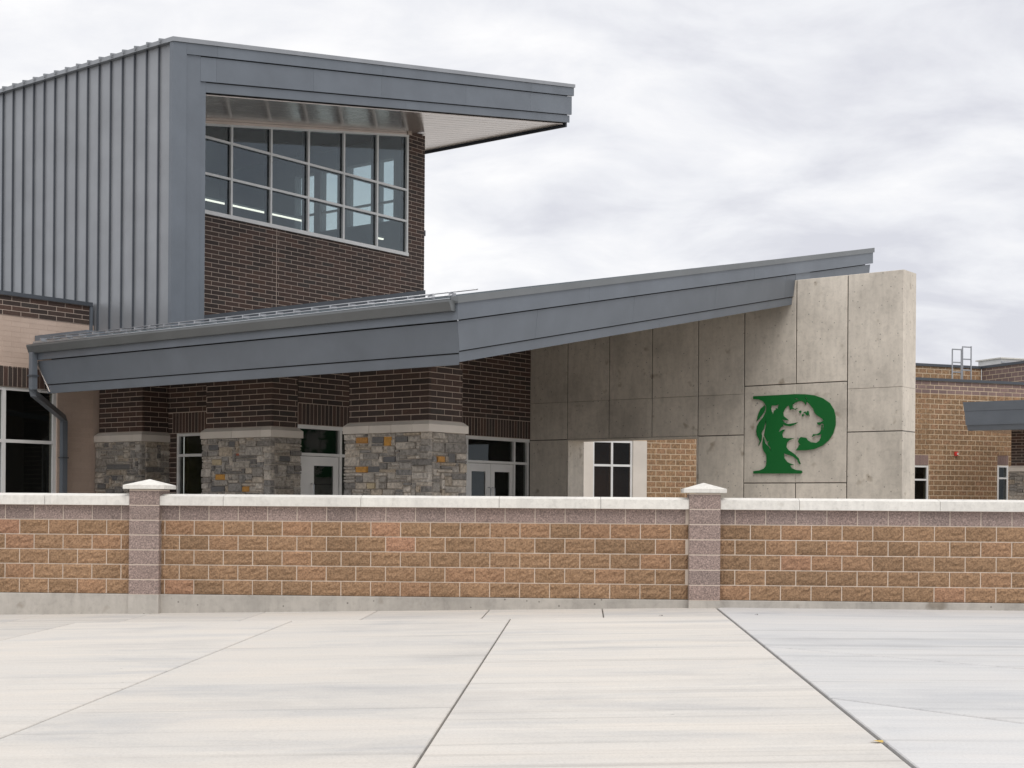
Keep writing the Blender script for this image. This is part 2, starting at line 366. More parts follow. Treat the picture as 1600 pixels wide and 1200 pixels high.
def slab(poly, mat, g=.0075, sink=0.0):
    n = len(poly); cx = sum(p[0] for p in poly)/n; cy = sum(p[1] for p in poly)/n; ins = []
    for i in range(n):     # inset each side by g
        p, q, r = Vector(poly[i-1]), Vector(poly[i]), Vector(poly[(i+1) % n])
        d1 = (q-p).normalized(); d2 = (r-q).normalized(); n1 = Vector((-d1.y, d1.x)); n2 = Vector((-d2.y, d2.x))
        bis = (n1+n2).normalized(); ins.append(q + bis*(g/max(.3, bis.dot(n1))))
    ins2 = []
    for i in range(n):
        p, q, r = ins[i-1], ins[i], ins[(i+1) % n]
        d1 = (q-p).normalized(); d2 = (r-q).normalized(); n1 = Vector((-d1.y, d1.x)); n2 = Vector((-d2.y, d2.x))
        bis = (n1+n2).normalized(); ins2.append(q + bis*(.007/max(.3, bis.dot(n1))))
    mb = MB(); v = [(p.x, p.y, gz(p.x)-.05-sink) for p in ins] + [(p.x, p.y, gz(p.x)-.007-sink) for p in ins] + [(p.x, p.y, gz(p.x)-sink) for p in ins2]
    f = [tuple(range(n-1, -1, -1)), tuple(range(2*n, 3*n))]
    for k in (0, n): f += [(k+i, k+(i+1) % n, k+n+(i+1) % n, k+n+i) for i in range(n)]
    mb.poly(v, f); part(PAVE, 'slab', mb, mat)
JX = [-19.4, -16.6, -13.8, -11.0, -8.2, -5.45, -2.67, .07, 2.75]
for x0, x1 in zip(JX, JX[1:]):
    xm = [x0, x1] if not (x0 < -7.5 < x1) else [x0, -7.5, x1]
    for k, (y0, y1) in enumerate([(-14, -1.5), (-26, -14), (-42, -26)]):
        if len(xm) == 3: slab([(x0, y0), (-7.5, y0), (x1, y0), (x1, y1), (-7.5, y1), (x0, y1)], 'slab_warm')
        else: slab([(x0, y0), (x1, y0), (x1, y1), (x0, y1)], 'slab_warm', g=.011 if x1 < 0 else .0085)
SX = [-14.2, -12.65, -11.1, -9.55, -7.98, -6.45, -4.92, -3.37, -1.83, -.3, 1.23, 2.75]
for x0, x1 in zip(SX, SX[1:]): slab([(x0, -1.494), (x1, -1.494), (x1, .02), (x0, .02)], 'slab_warm', sink=.002)
l1 = lambda x: -8.84 - 1.037*(x-2.74)
l2 = lambda x: -5.2 - .853*(x-2.78)
slab([(2.75, l2(2.75)), (8, l2(8)), (20, l2(20)), (20, .02), (8, .02), (2.75, .02)], 'slab_cool', g=.022)
slab([(2.75, l1(2.75)), (8, l1(8)), (20, l1(20)), (20, l2(20)), (8, l2(8)), (2.75, l2(2.75))], 'slab_cool', g=.022)
slab([(2.75, -42), (8, -42), (20, -42), (20, l1(20)), (8, l1(8)), (2.75, l1(2.75))], 'slab_cool', g=.022)

# ------------------------------------------------------------------ boundary wall along the pavement
Z0, CH, CL = .205, .2032, .4064
def split_mesh(seed):
    r = random.Random(seed); nx, nz = 9, 5; L, Hh = CL-.012, CH-.012; v = []; f = []
    for j in range(nz+1):
        for i in range(nx+1):
            e = i in (0, nx) or j in (0, nz)
            y = .003 + r.uniform(0, .004) if e else r.uniform(-.020, .003)
            v.append((L*i/nx + (0 if e else r.uniform(-.008, .008)), y, Hh*j/nz + (0 if e else r.uniform(-.006, .006))))
    for j in range(nz):
        for i in range(nx): a = j*(nx+1)+i; f.append((a, a+1, a+nx+2, a+nx+1))
    n = len(v); v += [(0, .1, 0), (L, .1, 0), (L, .1, Hh), (0, .1, Hh)]
    a, b, c, d = 0, nx, (nz+1)*(nx+1)-1, nz*(nx+1)
    f += [tuple(range(nx, -1, -1)) + (n, n+1), tuple(range(d, c+1)) + (n+2, n+3),
          tuple(j*(nx+1) for j in range(nz+1)) + (n+3, n), tuple(nx+j*(nx+1) for j in range(nz, -1, -1)) + (n+1, n+2), (n, n+3, n+2, n+1)]
    mb = MB(); mb.poly(v, f); me = mb.mesh('block'); me.materials.append(M['tan_block'])
    return me
SPLIT = [split_mesh(100+i) for i in range(10)]
COPE = [(-.075, 1.425), (.275, 1.425), (.275, 1.548), (.10, 1.583), (-.075, 1.55)]
def wall_run(label, x0, x1, ph, capj):
    T = thing('block_wall', label, 'wall', 'S', ((x0+x1)/2, .1, -.1), 'boundary wall sections')
    part(T, 'mortar', MB().box(x0, x1, .0085, .19, Z0, 1.425), 'light_mortar')
    part(T, 'footing', MB().prism([(-.015, -.3), (.215, -.3), (.215, Z0), (-.008, Z0), (-.015, Z0-.008)], lambda p, t: (t, p[0], p[1]), x0, x1), 'footing_concrete')
    part(T, 'base_joint', MB().box(x0, x1, .0005, .012, Z0+.0005, Z0+.0055), 'joint_dark')
    for c in range(6):
        off = ph + (0 if c % 2 == 1 else CL/2); k = math.floor((x0-off)/CL)
        while off + k*CL < x1 - .02:
            a, b = max(x0, off+k*CL), min(x1, off+(k+1)*CL); k += 1
            if b-a < .04: continue
            L = b-a-.012; loc = (a+.006, 0, Z0 + c*CH + .006)
            if c == 5:
                piece(T, 'cap_course_block', box_mesh(L, .1, CH-.012, 'plum_block', 'cap_course_block'), (loc[0], .004, loc[2]))
            else:
                o = piece(T, 'block', random.choice(SPLIT), loc); o.scale = (L/(CL-.012), 1, 1)
    js = [x0] + [j for j in capj if x0+.3 < j < x1-.3] + [x1]
    for a, b in zip(js, js[1:]):
        part(T, 'coping', MB().prism(COPE, lambda p, t: (t, p[0], p[1]), a+.003, b-.003), 'white_precast')
wall_run('tan split-face block wall section in front of the downspout, running into one pier', -9.7, -5.235, -6.595, [-8.9, -6.42])
wall_run('long tan split-face block wall section between the two white-capped piers', -4.82, 2.385, -6.595, [-3.94, -2.05, -.17, 1.2])
wall_run('tan split-face block wall section below the green letter emblem', 2.80, 9.5, 3.005, [3.85, 5.7, 7.6])
def site_pier(label, xc):
    w = .207; T = thing('wall_pier', label, 'pier', 'S', (xc, .12, -.1), 'boundary wall piers')
    part(T, 'mortar', MB().box(xc-w+.002, xc+w-.002, -.098, .396, Z0-.01, 1.64), 'light_mortar')
    part(T, 'plinth', MB().box(xc-w-.004, xc+w+.004, -.112, .41, -.3, Z0), 'footing_concrete')
    for c in range(7):
        z = Z0 + c*CH + .006; h = min(CH-.012, 1.645-z)
        piece(T, 'block', box_mesh(2*w, .5, h, 'plum_block', 'block'), (xc-w, -.1, z))
    cw, y0, y1 = .285, -.14, .44
    mb = MB(); b = [(xc-cw, y0), (xc+cw, y0), (xc+cw, y1), (xc-cw, y1)]
    mb.poly([(*p, 1.648) for p in b] + [(*p, 1.70) for p in b] + [(xc, .15, 1.785)],
            [(3, 2, 1, 0)] + [(i, (i+1) % 4, 4+(i+1) % 4, 4+i) for i in range(4)] + [(4+i, 4+(i+1) % 4, 8) for i in range(4)])
    part(T, 'cap', mb, 'white_precast')
site_pier('plum block wall pier with white pyramid cap, in front of the stone piers', -5.025)
site_pier('plum block wall pier with white pyramid cap, beside the pavement colour change', 2.592)
for px, py, s in ((2.72, -10.8, .035), (1.95, -1.35, .022), (3.15, -1.25, .018)):
    mb = MB(); n = 7
    pts = [(px + s*cos(i*2*pi/n)*(1.5 if i % 2 else .9), py + s*.7*sin(i*2*pi/n)*(1.2 if i % 2 else .8), gz(px)+.004 + (.008 if i % 3 else 0)) for i in range(n)]
    mb.poly(pts + [(px, py, gz(px)+.012)], [(i, (i+1) % n, n) for i in range(n)])
    T = link('fallen_leaf', mb.mesh('fallen_leaf', (px, py, gz(px))), None, 'leaf_dry' if s > .03 else 'gasket'); T.location = toworld('S', (px, py, gz(px)))
    T.rotation_euler = (0, 0, FR['S'][1])
    tag(T, {.035: 'tiny dry yellow leaf lying in the long pavement joint', .022: 'dark speck of leaf litter between the short joints and the pier',
            .018: 'smallest dark leaf scrap on the cool grey slab'}[s], 'leaf')

# ------------------------------------------------------------------ entrance: tower
A0, BP, BT = 19.6, 24.47, 27.35
ztop = lambda a: 11.415 + .1669*(a-19.51)
TW = thing('entrance_tower', 'tall metal-clad tower with dark brick front, large window and deep roof overhang', 'tower', 'B', (24, 30, 0))
part(TW, 'side_wall', MB().box(A0+.035, 20.3, 24.6, 40, 4.8, 11.3), 'zinc_panel')
ribs = [24.53, 25.03] + [25.03 + .4235*i for i in range(1, 34)]
for p, q in zip(ribs, ribs[1:]):
    pn = part(TW, 'metal_panel', MB().box(A0+.012, A0+.033, p+.004, q-.004, 4.8, 11.32), 'zinc_panel')
    part(pn, 'seam_rib', MB().box(A0-.032, A0+.03, q-.011, q+.011, 4.8, 11.32), 'dark_trim')  # darker than the panel: paints the shadow line along each seam
part(TW, 'corner_trim', MB().box(A0-.02, A0+.03, 24.545, 24.6, 4.8, 11.32), 'zinc_panel')
part(TW, 'eave_trim', MB().box(19.50, 19.62, 24.49, 40, 11.325, 11.415), 'zinc_panel')
# portal frame: three stepped bands, post and header
for i, (a_in, a_out, d0, d1, bf, ar) in enumerate([(19.51, 19.89, 0, .34, BP, 34.29), (19.89, 20.30, .34, .89, BP+.035, 34.23), (20.30, 20.48, .89, 1.12, BP+.07, 34.17)]):
    tp = .1 if i == 0 else .002
    part(TW, 'post_board', MB().hexa([(a_in, bf, 4.85), (a_out-.002, bf, 4.85), (a_out-.002, 24.57, 4.85), (a_in, 24.57, 4.85),
         (a_in, bf, ztop(a_in)-d0-tp), (a_out-.002, bf, ztop(a_out)-d0-tp), (a_out-.002, 24.57, ztop(a_out)-d0-tp), (a_in, 24.57, ztop(a_in)-d0-tp)]), 'slate_trim')
    js = [a_out] + [j for j in (20.75 + .0*i, 23.7, 26.05, 29.35, 32.2) if j > a_out+.2 and not (i == 0 and j in (23.7, 29.35))] + [ar]
    if i == 2: js = [a_out, 27.0, ar]
    for p, q in zip(js, js[1:]):
        p, q = p+.002, q-.002
        part(TW, 'fascia_board', MB().hexa([(p, bf, ztop(p)-d1), (q, bf, ztop(q)-d1), (q, 24.57, ztop(q)-d1), (p, 24.57, ztop(p)-d1),
             (p, bf, ztop(p)-d0-(.1 if i == 0 else .022)), (q, bf, ztop(q)-d0-(.1 if i == 0 else .022)), (q, 24.57, ztop(q)-d0-(.1 if i == 0 else .022)), (p, 24.57, ztop(p)-d0-(.1 if i == 0 else .022))]), 'slate_trim')
def slope_box(mb, a0, a1, b0, b1, f, d0, d1):   # between f(a)-d1 and f(a)-d0
    return mb.hexa([(a0, b0, f(a0)-d1), (a1, b0, f(a1)-d1), (a1, b1, f(a1)-d1), (a0, b1, f(a0)-d1), (a0, b0, f(a0)-d0), (a1, b0, f(a1)-d0), (a1, b1, f(a1)-d0), (a0, b1, f(a0)-d0)])
part(TW, 'coping', slope_box(MB(), 19.49, 34.31, BP-.03, 24.66, ztop, 0, .097), 'zinc_panel')
part(TW, 'fascia_shadow_backing', slope_box(MB(), 19.56, 34.1, 24.575, 24.625, ztop, .1, 1.12), 'gasket')  # near-black, so the gaps between bands show as painted shadow lines
rf = part(TW, 'roof', slope_box(MB(), 19.64, 34.10, 24.63, 40, ztop, .06, 1.0), 'roof_metal')
for i in range(1, 35):
    q = 24.45 + .4235*i
    part(rf, 'roof_seam', slope_box(MB(), 19.46, 34.1, q-.016, q+.016, ztop, -.035, .058), 'zinc_panel')
part(TW, 'end_fascia', slope_box(MB(), 34.105, 34.165, 24.63, 40, ztop, .06, 1.24), 'dark_trim')
for i in range(22):
    b0 = 24.66 + .30*i; b1 = b0+.284
    a_s = 20.32 if b0 < BT else 30.98
    part(TW, 'soffit_plank', slope_box(MB(), a_s, 34.0, b0, b1, ztop, 1.135, 1.16), 'soffit_metal')
# brick front with its window
WL, WR, SILL = 20.9, 30.19, 8.58
head = lambda a: 10.70 + .1707*(a-22.9)
def tkeep(a, b, za, zb):
    if zb <= SILL-.04: return [(a, b)]
    if za >= SILL-.04 - .08: return [(max(a, WR), b)] if b > WR else []
    return [(a, b)]
bond(TW, 'x', BT, 20.6, 30.92, SILL-.02-.1108*34, 12.6, 'dark_brick', keep=lambda a, b, za, zb: ([] if (za < 4.7 + .1937*((a+b)/2-16.84)-.1 or zb > ztop((a+b)/2)-1.1) else tkeep(a, b, za, zb)),
     limit=300, score=lambda q: q[0] if q[2] < 8.6 else 20, back=False)
part(TW, 'mortar', MB().box(20.31, 30.913, BT+.003, BT+.25, 4.6, SILL-.02), 'dark_mortar')
part(TW, 'mortar', MB().hexa([(WR, BT+.003, SILL-.02), (30.913, BT+.003, SILL-.02), (30.913, BT+.25, SILL-.02), (WR, BT+.25, SILL-.02), (WR, BT+.003, 12.05), (30.913, BT+.003, 12.1), (30.913, BT+.25, 12.1), (WR, BT+.25, 12.05)]), 'dark_mortar')
part(TW, 'movement_joint', MB().box(25.178, 25.194, BT-.002, BT+.002, 5.8, SILL-.08), 'dark_mortar')
part(TW, 'base_flashing', MB().hexa([(20.5, BT-.04, 4.9), (30.95, BT-.04, 6.9), (30.95, BT-.002, 6.9), (20.5, BT-.002, 4.9), (20.5, BT-.03, 4.7+.1937*3.66+.16), (30.95, BT-.03, 4.7+.1937*14.11+.20), (30.95, BT-.002, 4.7+.1937*14.11+.20), (20.5, BT-.002, 4.7+.1937*3.66+.16)]), 'dark_trim')
part(TW, 'head_band', slope_box(MB(), 20.31, WR, BT+.03, BT+.25, head, -.6, 0), 'soffit_metal')
cols = [WL] + [22.33 + 1.317*i for i in range(6)] + [WR]
rails = [SILL, 9.50, 10.39]
y0, y1 = BT-.03, BT+.035
part(TW, 'window_sill', MB().box(WL, WR, y0-.03, y1+.1, SILL-.075, SILL+.02), 'white_frame')
for r in rails[1:]:
    part(TW, 'window_rail', MB().box(WL, WR-.03, y0+.004, y1, r-.03, r+.03), 'white_frame')
    part(TW, 'rail_body', MB().box(WL, WR-.03, y1+.012, y1+.17, r-.03, r+.03), 'gasket')
for i, c in enumerate(cols):
    w = .03 if c != WR else .035
    cx = c if c != WR else WR-.035
    part(TW, 'window_mullion', MB().box(cx-w, cx+w, y0, y1, SILL+.02, head(cx)), 'white_frame')
    part(TW, 'mullion_body', MB().box(cx-w+.003, cx+w-.003, y1+.012, y1+.17, SILL+.02, head(cx)), 'gasket')
part(TW, 'window_head', slope_box(MB(), WL, WR, y0-.01, y1, head, -.03, .025), 'white_frame')
for p, q in zip(cols, cols[1:]):
    for j in range(3):
        z0 = rails[j]+.02; t0, t1 = (rails[j+1]-.02,)*2 if j < 2 else (head(p)-.02, head(q)-.02)
        part(TW, 'window_pane', MB().hexa([(p+.02, y1+.002, z0), (q-.02, y1+.002, z0), (q-.02, y1+.010, z0), (p+.02, y1+.010, z0), (p+.02, y1+.002, t0), (q-.02, y1+.002, t1), (q-.02, y1+.010, t1), (p+.02, y1+.010, t0)]), 'tint_glass')
# rooms behind the glass
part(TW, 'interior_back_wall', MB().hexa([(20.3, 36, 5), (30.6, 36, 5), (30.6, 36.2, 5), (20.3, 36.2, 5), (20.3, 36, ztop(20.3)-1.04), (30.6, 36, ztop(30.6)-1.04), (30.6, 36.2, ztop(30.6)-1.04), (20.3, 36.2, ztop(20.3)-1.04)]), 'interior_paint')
wins = [(28.30, 28.95), (29.10, 30.20), (30.50, 31.35), (31.60, 32.45)]
mb = MB(); mb.box(30.62, 30.9, 27.62, 36.2, 5, 9.72); mb.box(30.62, 30.9, 27.62, 36.2, 11.55, 12.25)
edge = [27.62] + [v for w in wins for v in w] + [36.2]
for p, q in zip(edge[0::2], edge[1::2]): mb.box(30.62, 30.9, p, q, 9.72, 11.55)
part(TW, 'end_wall', mb, 'interior_paint')
for p, q in wins:
    w = part(TW, 'end_window', MB().box(30.74, 30.75, p, q, 9.72, 11.55), 'tint_glass')
    part(w, 'mullion', MB().box(30.70, 30.78, p, q, 10.28, 10.34), 'white_frame')
part(TW, 'interior_floor', MB().box(20.31, 30.6, 27.62, 36, 6.9, 7.0), 'interior_paint')
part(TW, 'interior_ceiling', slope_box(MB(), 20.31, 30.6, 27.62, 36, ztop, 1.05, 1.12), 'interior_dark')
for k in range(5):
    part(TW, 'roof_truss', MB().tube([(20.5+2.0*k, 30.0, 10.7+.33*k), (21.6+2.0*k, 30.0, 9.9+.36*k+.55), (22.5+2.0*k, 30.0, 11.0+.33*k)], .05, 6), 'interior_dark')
for n, (p, q, b, z) in enumerate([(24.4, 29.63, 31.0, 9.84), (29.95, 30.4, 28.5, 9.15)]):
    T = thing('pendant_lamp', ['long glowing linear pendant lamp inside the tower window', 'short faint linear lamp inside the tower window near its brick edge'][n], 'lamp', 'B', ((p+q)/2, b, z))
    part(T, 'housing', MB().box(p, q, b-.05, b+.05, z+.019, z+.07), 'white_frame')
    part(T, 'diffuser', MB().box(p, q, b-.03, b+.03, z-.018, z+.018), 'lamp_glow')
    for x in (p+.3, q-.3): part(T, 'cable', MB().tube([(x, b, z+.09), (x, b, ztop(x)-1.12)], .006, 4), 'steel')

WL_ = thing('wall_light', 'small dark wall fixture on the brick edge of the tower', 'light', 'B', (30.95, 27.5, 8.9))
part(WL_, 'bracket', MB().box(30.925, 30.95, 27.42, 27.58, 8.92, 9.36), 'gasket'); part(WL_, 'head', MB().box(30.951, 31.03, 27.40, 27.60, 9.22, 9.38), 'dark_trim')

# ------------------------------------------------------------------ sloping porch roof
AE, BR, SL = 16.84, 14.2, .1937
zr = lambda a: 4.66 + SL*(a-AE)
CP = thing('porch_roof', 'low sloping metal porch roof with deep slate-blue fascia over the entrance', 'roof', 'B', (19, 18, 3.65))
# fascia bands: (top drop, bottom drop, eave a top, a bottom, rake b top, b bottom)
BANDS = [(.0, .34, AE, AE, BR, BR), (.34, .83, AE+.04, AE+.15, BR+.035, BR+.085), (.83, 1.01, AE+.17, AE+.20, BR+.11, BR+.125)]
EL = 25.47
for i, (d0, d1, at, ab, bt, bb) in enumerate(BANDS):
    th = .05
    zt, zb = 4.66-d0-(.02 if i else 0), 4.66-d1
    sh = (0, .09, .20)[i]
    part(CP, 'eave_fascia', MB().hexa([(ab, bb+.001, zb), (ab, EL-sh-(.1 if i == 1 else .02), zb), (ab+th, EL-sh-.1, zb), (ab+th, bb+th+.001, zb), (at, bt+.001, zt), (at, EL-sh, zt), (at+th, EL-sh, zt), (at+th, bt+th+.001, zt)]), 'dark_trim' if 0 else 'slate_trim')
    ends = [32.33, 32.25, 32.2][i]
    js = [None, 18.95, 21.9, 24.9, 27.9, ends]
    if i == 0: js = [None, 20.4, 26.4, ends]
    if i == 2: js = [None, 22.9, ends]
    segs = []
    for p, q in zip(js, js[1:]):
        if i > 0 and (p is None or p < 28.33) and q > 28.33: segs += [(p, 28.335), (29.04, q)]; over = True
        else: segs.append((p, q))
    if i > 0: segs = [(p if p is None or p > 29.03 or p < 28.3 else 29.04, q) for p, q in segs]
    for p, q in segs:
        pt, pb = (at, ab) if p is None else (p+.002, p+.002)
        ti = .05 if p is None else 0
        q -= .002
        rise = lambda a: SL*(a-AE)
        part(CP, 'rake_fascia', MB().hexa([(pb, bb, zb+rise(pb)), (q, bb, zb+rise(q)), (q, bb+th, zb+rise(q)), (pb+ti, bb+th, zb+rise(pb+ti)), (pt, bt, zt+rise(pt)), (q, bt, zt+rise(q)), (q, bt+th, zt+rise(q)), (pt+ti, bt+th, zt+rise(pt+ti))]), 'slate_trim')
part(CP, 'fascia_shadow_backing', slope_box(slope_box(MB().box(AE+.215, AE+.24, BR+.2, EL-.3, 3.75, 4.62), AE+.22, 28.3, BR+.14, BR+.17, zr, .05, .9), 28.3, 32.2, BR+.14, BR+.17, zr, .05, .45), 'gasket')  # black sheet painting the shadow lines between eave and rake bands
p, q = 28.34, 29.035
part(CP, 'rake_fascia', MB().hexa([(p, BR+.04, 6.415), (q, BR+.04, 6.415), (q, BR+.085, 6.415), (p, BR+.085, 6.415), (p, BR+.035, zr(p)-.342), (q, BR+.035, zr(q)-.342), (q, BR+.085, zr(q)-.342), (p, BR+.085, zr(p)-.342)]), 'slate_trim')
part(CP, 'rake_coping', slope_box(MB(), AE-.02, 32.36, BR-.025, BR+.12, lambda a: zr(a)+.03, 0, .11), 'gutter_metal')
rf = part(CP, 'roof_deck', slope_box(slope_box(MB(), AE+.06, 19.5, BR+.13, 25.4, zr, .03, .28), 19.5, 32.2, BR+.13, 27.3, zr, .03, .28), 'roof_metal')
for i in range(26):
    q = BR+.35+.44*i
    part(rf, 'roof_seam', slope_box(MB(), AE+.05, 19.45 if q > 24.4 else 31.9, q-.012, q+.012, zr, -.02, .028), 'roof_metal')
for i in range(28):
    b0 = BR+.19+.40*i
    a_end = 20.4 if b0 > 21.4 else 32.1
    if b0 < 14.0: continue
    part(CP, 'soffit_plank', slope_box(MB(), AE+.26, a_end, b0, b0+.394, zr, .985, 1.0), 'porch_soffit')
gt = part(CP, 'gutter', MB().prism([(AE-.155, 4.625), (AE-.155, 4.59), (AE-.10, 4.455), (AE-.003, 4.455), (AE-.003, 4.48), (AE-.09, 4.48), (AE-.135, 4.60), (AE-.135, 4.625)], lambda p, t: (p[0], t, p[1]), BR+.04, EL+.02), 'gutter_metal')
for b in (BR+.04, EL+.0): part(gt, 'end_cap', MB().prism([(AE-.15, 4.62), (AE-.10, 4.46), (AE-.005, 4.46), (AE-.005, 4.62)], lambda p, t: (p[0], t, p[1]), b+.002, b+.018), 'gutter_metal')
part(CP, 'drip_edge', slope_box(MB(), AE-.03, AE+.055, BR+.13, EL, zr, -.012, -.002), 'bright_steel')
for dz, aa in ((.10, AE+.34), (.05, AE+.22)):
    part(CP, 'snow_rail', MB().tube([(aa, BR-.12 if dz > .06 else BR+.3, zr(aa)+dz), (aa, EL-.1, zr(aa)+dz)], .012, 8), 'steel', smooth=True)
for i in range(26):
    q = BR+.35+.44*i
    part(CP, 'rail_clamp', MB().box(AE+.21, AE+.36, q-.014, q+.014, zr(AE+.29)+.025, zr(AE+.29)+.085), 'steel')
part(CP, 'end_trim', MB().hexa([(AE+.16, EL-.315, 3.68), (AE+.18, EL-.325, 3.68), (AE+.22, EL-.295, 3.68), (AE+.20, EL-.285, 3.68), (AE+.05, EL-.03, 4.27), (AE+.07, EL-.04, 4.27), (AE+.11, EL-.01, 4.27), (AE+.09, EL, 4.27)]), 'soffit_metal')
# stepped curb beside the peach wall
cb_ = part(CP, 'side_curb', MB().box(18.07, 19.5, 25.42, 27.28, 4.90, 5.06), 'slate_trim')
part(cb_, 'curb_flashing', MB().box(18.02, 18.07, 25.42, 27.28, 4.82, 4.93), 'bright_steel')
part(cb_, 'curb_apron', MB().hexa([(17.2, 25.42, 4.66), (18.05, 25.42, 4.76), (18.05, 27.2, 4.76), (17.2, 25.9, 4.66), (17.2, 25.42, 4.72), (18.05, 25.42, 4.84), (18.05, 27.2, 4.84), (17.2, 25.9, 4.72)]), 'roof_metal')

DS = thing('downspout', 'slate downspout bending from the gutter end back to the peach wall', 'pipe', 'B', (18.72, 27.18, 0))
part(DS, 'pipe', MB().tube([(AE-.07, 25.37, 4.47), (AE-.07, 25.37, 3.72), (AE-.02, 25.42, 3.64), (18.66, 27.1, 3.30), (18.74, 27.17, 3.22), (18.74, 27.17, .02)], .085, sq=True), 'slate_trim')
for z in (3.98, 2.4): part(DS, 'strap', MB().box(*( (AE-.15, AE+.01, 25.29, 25.45) if z > 3 else (18.66, 18.82, 27.09, 27.25)), z, z+.03), 'dark_trim')

# ------------------------------------------------------------------ stone and brick piers
def stones(T, axis, c, s0, s1, z0, z1, seed, special=()):
    special = [(s_, z_, max(1, round(w_*.84)), max(1, h_), m_) for s_, z_, w_, h_, m_ in special]
    """random ashlar: pieces of 1-5 by 1-3 units fill the face, each its own rough stone"""
    r = random.Random(seed); u = .105; h = .062
    nx, nz = max(2, round((s1-s0)/u)), max(2, round((z1-z0)/h)); u, h = (s1-s0)/nx, (z1-z0)/nz
    occ = [[False]*nx for _ in range(nz)]; rects = []
    for (sa, za, w, hh, mt) in special:
        i, j = int((sa-s0)/u), int((za-z0)/h); i = max(0, min(nx-w, i)); j = max(0, min(nz-hh, j))
        if any(occ[j+q][i+p] for q in range(hh) for p in range(w)): continue
        for q in range(hh):
            for p in range(w): occ[j+q][i+p] = True
        rects.append((i, j, w, hh, mt))
    for j in range(nz):
        for i in range(nx):
            if occ[j][i]: continue
            w = r.choice((1, 2, 2, 3, 3, 4, 4, 5)); hh = r.choice((1, 1, 2, 2, 2, 3))
            ww = 0
            while ww < w and i+ww < nx and not occ[j][i+ww]: ww += 1
            if i+ww == nx-1 and not occ[j][nx-1]: ww += 1
            hh = min(hh, nz-j)
            while hh > 1 and any(occ[j+q][i+p] for q in range(hh) for p in range(ww)): hh -= 1
            for q in range(hh):
                for p in range(ww): occ[j+q][i+p] = True
            rects.append((i, j, ww, hh, 'ashlar'))
    for (i, j, w, hh, mt) in rects:
        a, b = s0+i*u+.005, s0+(i+w)*u-.005; p, q = z0+j*h+.005, z0+(j+hh)*h-.005
        pr = r.uniform(-.035, .0); f = [pr + r.uniform(-.008, .006) for _ in range(4)]; jt = lambda: r.uniform(-.004, .004)
        e = .008
        fr_ = [(a+e+jt(), p+e+jt()), (b-e+jt(), p+e+jt()), (b-e+jt(), q-e+jt()), (a+e+jt(), q-e+jt())]
        bk = [(a+jt(), p+jt()), (b+jt(), p+jt()), (b+jt(), q+jt()), (a+jt(), q+jt())]
        P = lambda s, z, d: (s, c+d, z) if axis == 'x' else (c+d, s, z)
        mb = MB(); v = [P(s, z, d) for (s, z), d in zip(fr_, f)] + [P(s, z, .012) for s, z in bk] + [P(s, z, .10) for s, z in bk]
        mb.poly(v, [(0, 1, 2, 3), (11, 10, 9, 8)] + [(k+4*l, 4*l+4+k, 4*l+4+(k+1) % 4, 4*l+(k+1) % 4) for l in range(2) for k in range(4)])
        part(T, 'stone', mb, mt)
def stone_pier(label, a0, b0, b1, a1, ztop_, seed, sp=(), sps=(), zs=1.30, capj=(), side=True, dz=0.0, group='stone and brick piers under the porch roof'):
    T = thing('stone_pier', label, 'pier', 'B', ((a0+a1)/2, (b0+b1)/2, 0), group)
    zc0, zc1 = 2.79+dz, 3.0+dz
    if a0 > 40: group
    part(T, 'mortar', MB().box(a0+.003, a1, b0+.003, b1-.003, zc1, ztop_), 'dark_mortar')
    zz = zc1+.006
    bond(T, 'y', a0, b0, b1, zz, ztop_, 'dark_brick', phase=b0, back=False)
    if side: bond(T, 'x', b0, a0+.06-.0075, a1, zz, ztop_, 'dark_brick', phase=a0+.2216, back=False)
    e = .055
    part(T, 'stone_mortar', MB().box(a0-e+.013, a1+e-.02, b0-e+.013, b1+e-.02, 0, zc0), 'stone_mortar')
    stones(T, 'y', a0-e, b0-e, b1+e, zs, zc0-.004, seed, sp)
    if side: stones(T, 'x', b0-e, a0-e+.105, a1+e, zs, zc0-.004, seed+50, sps)
    # chamfered precast cap in lengths
    c = .085; B0, B1, A_0, A_1 = b0-c, b1+c, a0-c, a1+c; ch = .07
    js = [B0] + sorted(capj) + [B1]
    for k, (p, q) in enumerate(zip(js, js[1:])):
        l = ch if k == 0 else 0; rr = ch if k == len(js)-2 else 0; g = .004
        p += g if k else 0; q -= g if k < len(js)-2 else 0
        zm = zc1-ch
        part(T, 'cap_stone', MB().poly([(A_0, p, zc0), (A_1, p, zc0), (A_1, q, zc0), (A_0, q, zc0), (A_0, p, zm), (A_1, p, zm), (A_1, q, zm), (A_0, q, zm),
              (A_0+ch, p+l, zc1), (A_1-ch, p+l, zc1), (A_1-ch, q-rr, zc1), (A_0+ch, q-rr, zc1)],
              [(3, 2, 1, 0), (8, 9, 10, 11)] + [(4*m+i, 4*m+(i+1) % 4, 4*m+4+(i+1) % 4, 4*m+4+i) for m in range(2) for i in range(4)]), 'precast')
    return T
zsof = lambda a: zr(a) - .97
OC, RD, TN, SLT = 'ochre_stone', 'red_stone', 'tan_stone', 'slate_stone'
stone_pier('freestanding stone and brick pier carrying the porch roof corner, with orange stones at its top', 19.7, 17.284, 19.327, 20.66, zsof(20.7)+.05, 11,
    [(18.83, 2.66, 4, 2, OC), (18.17, 2.60, 2, 3, OC), (18.80, 2.06, 4, 2, OC), (18.62, 1.76, 2, 2, TN), (18.12, 2.28, 3, 2, SLT), (18.55, 2.08, 3, 2, SLT), (18.45, 2.62, 3, 2, SLT), (17.78, 2.62, 3, 2, SLT)], [(19.95, 2.29, 2, 2, OC), (20.25, 2.28, 2, 3, SLT)], capj=[17.62, 18.15, 18.72])
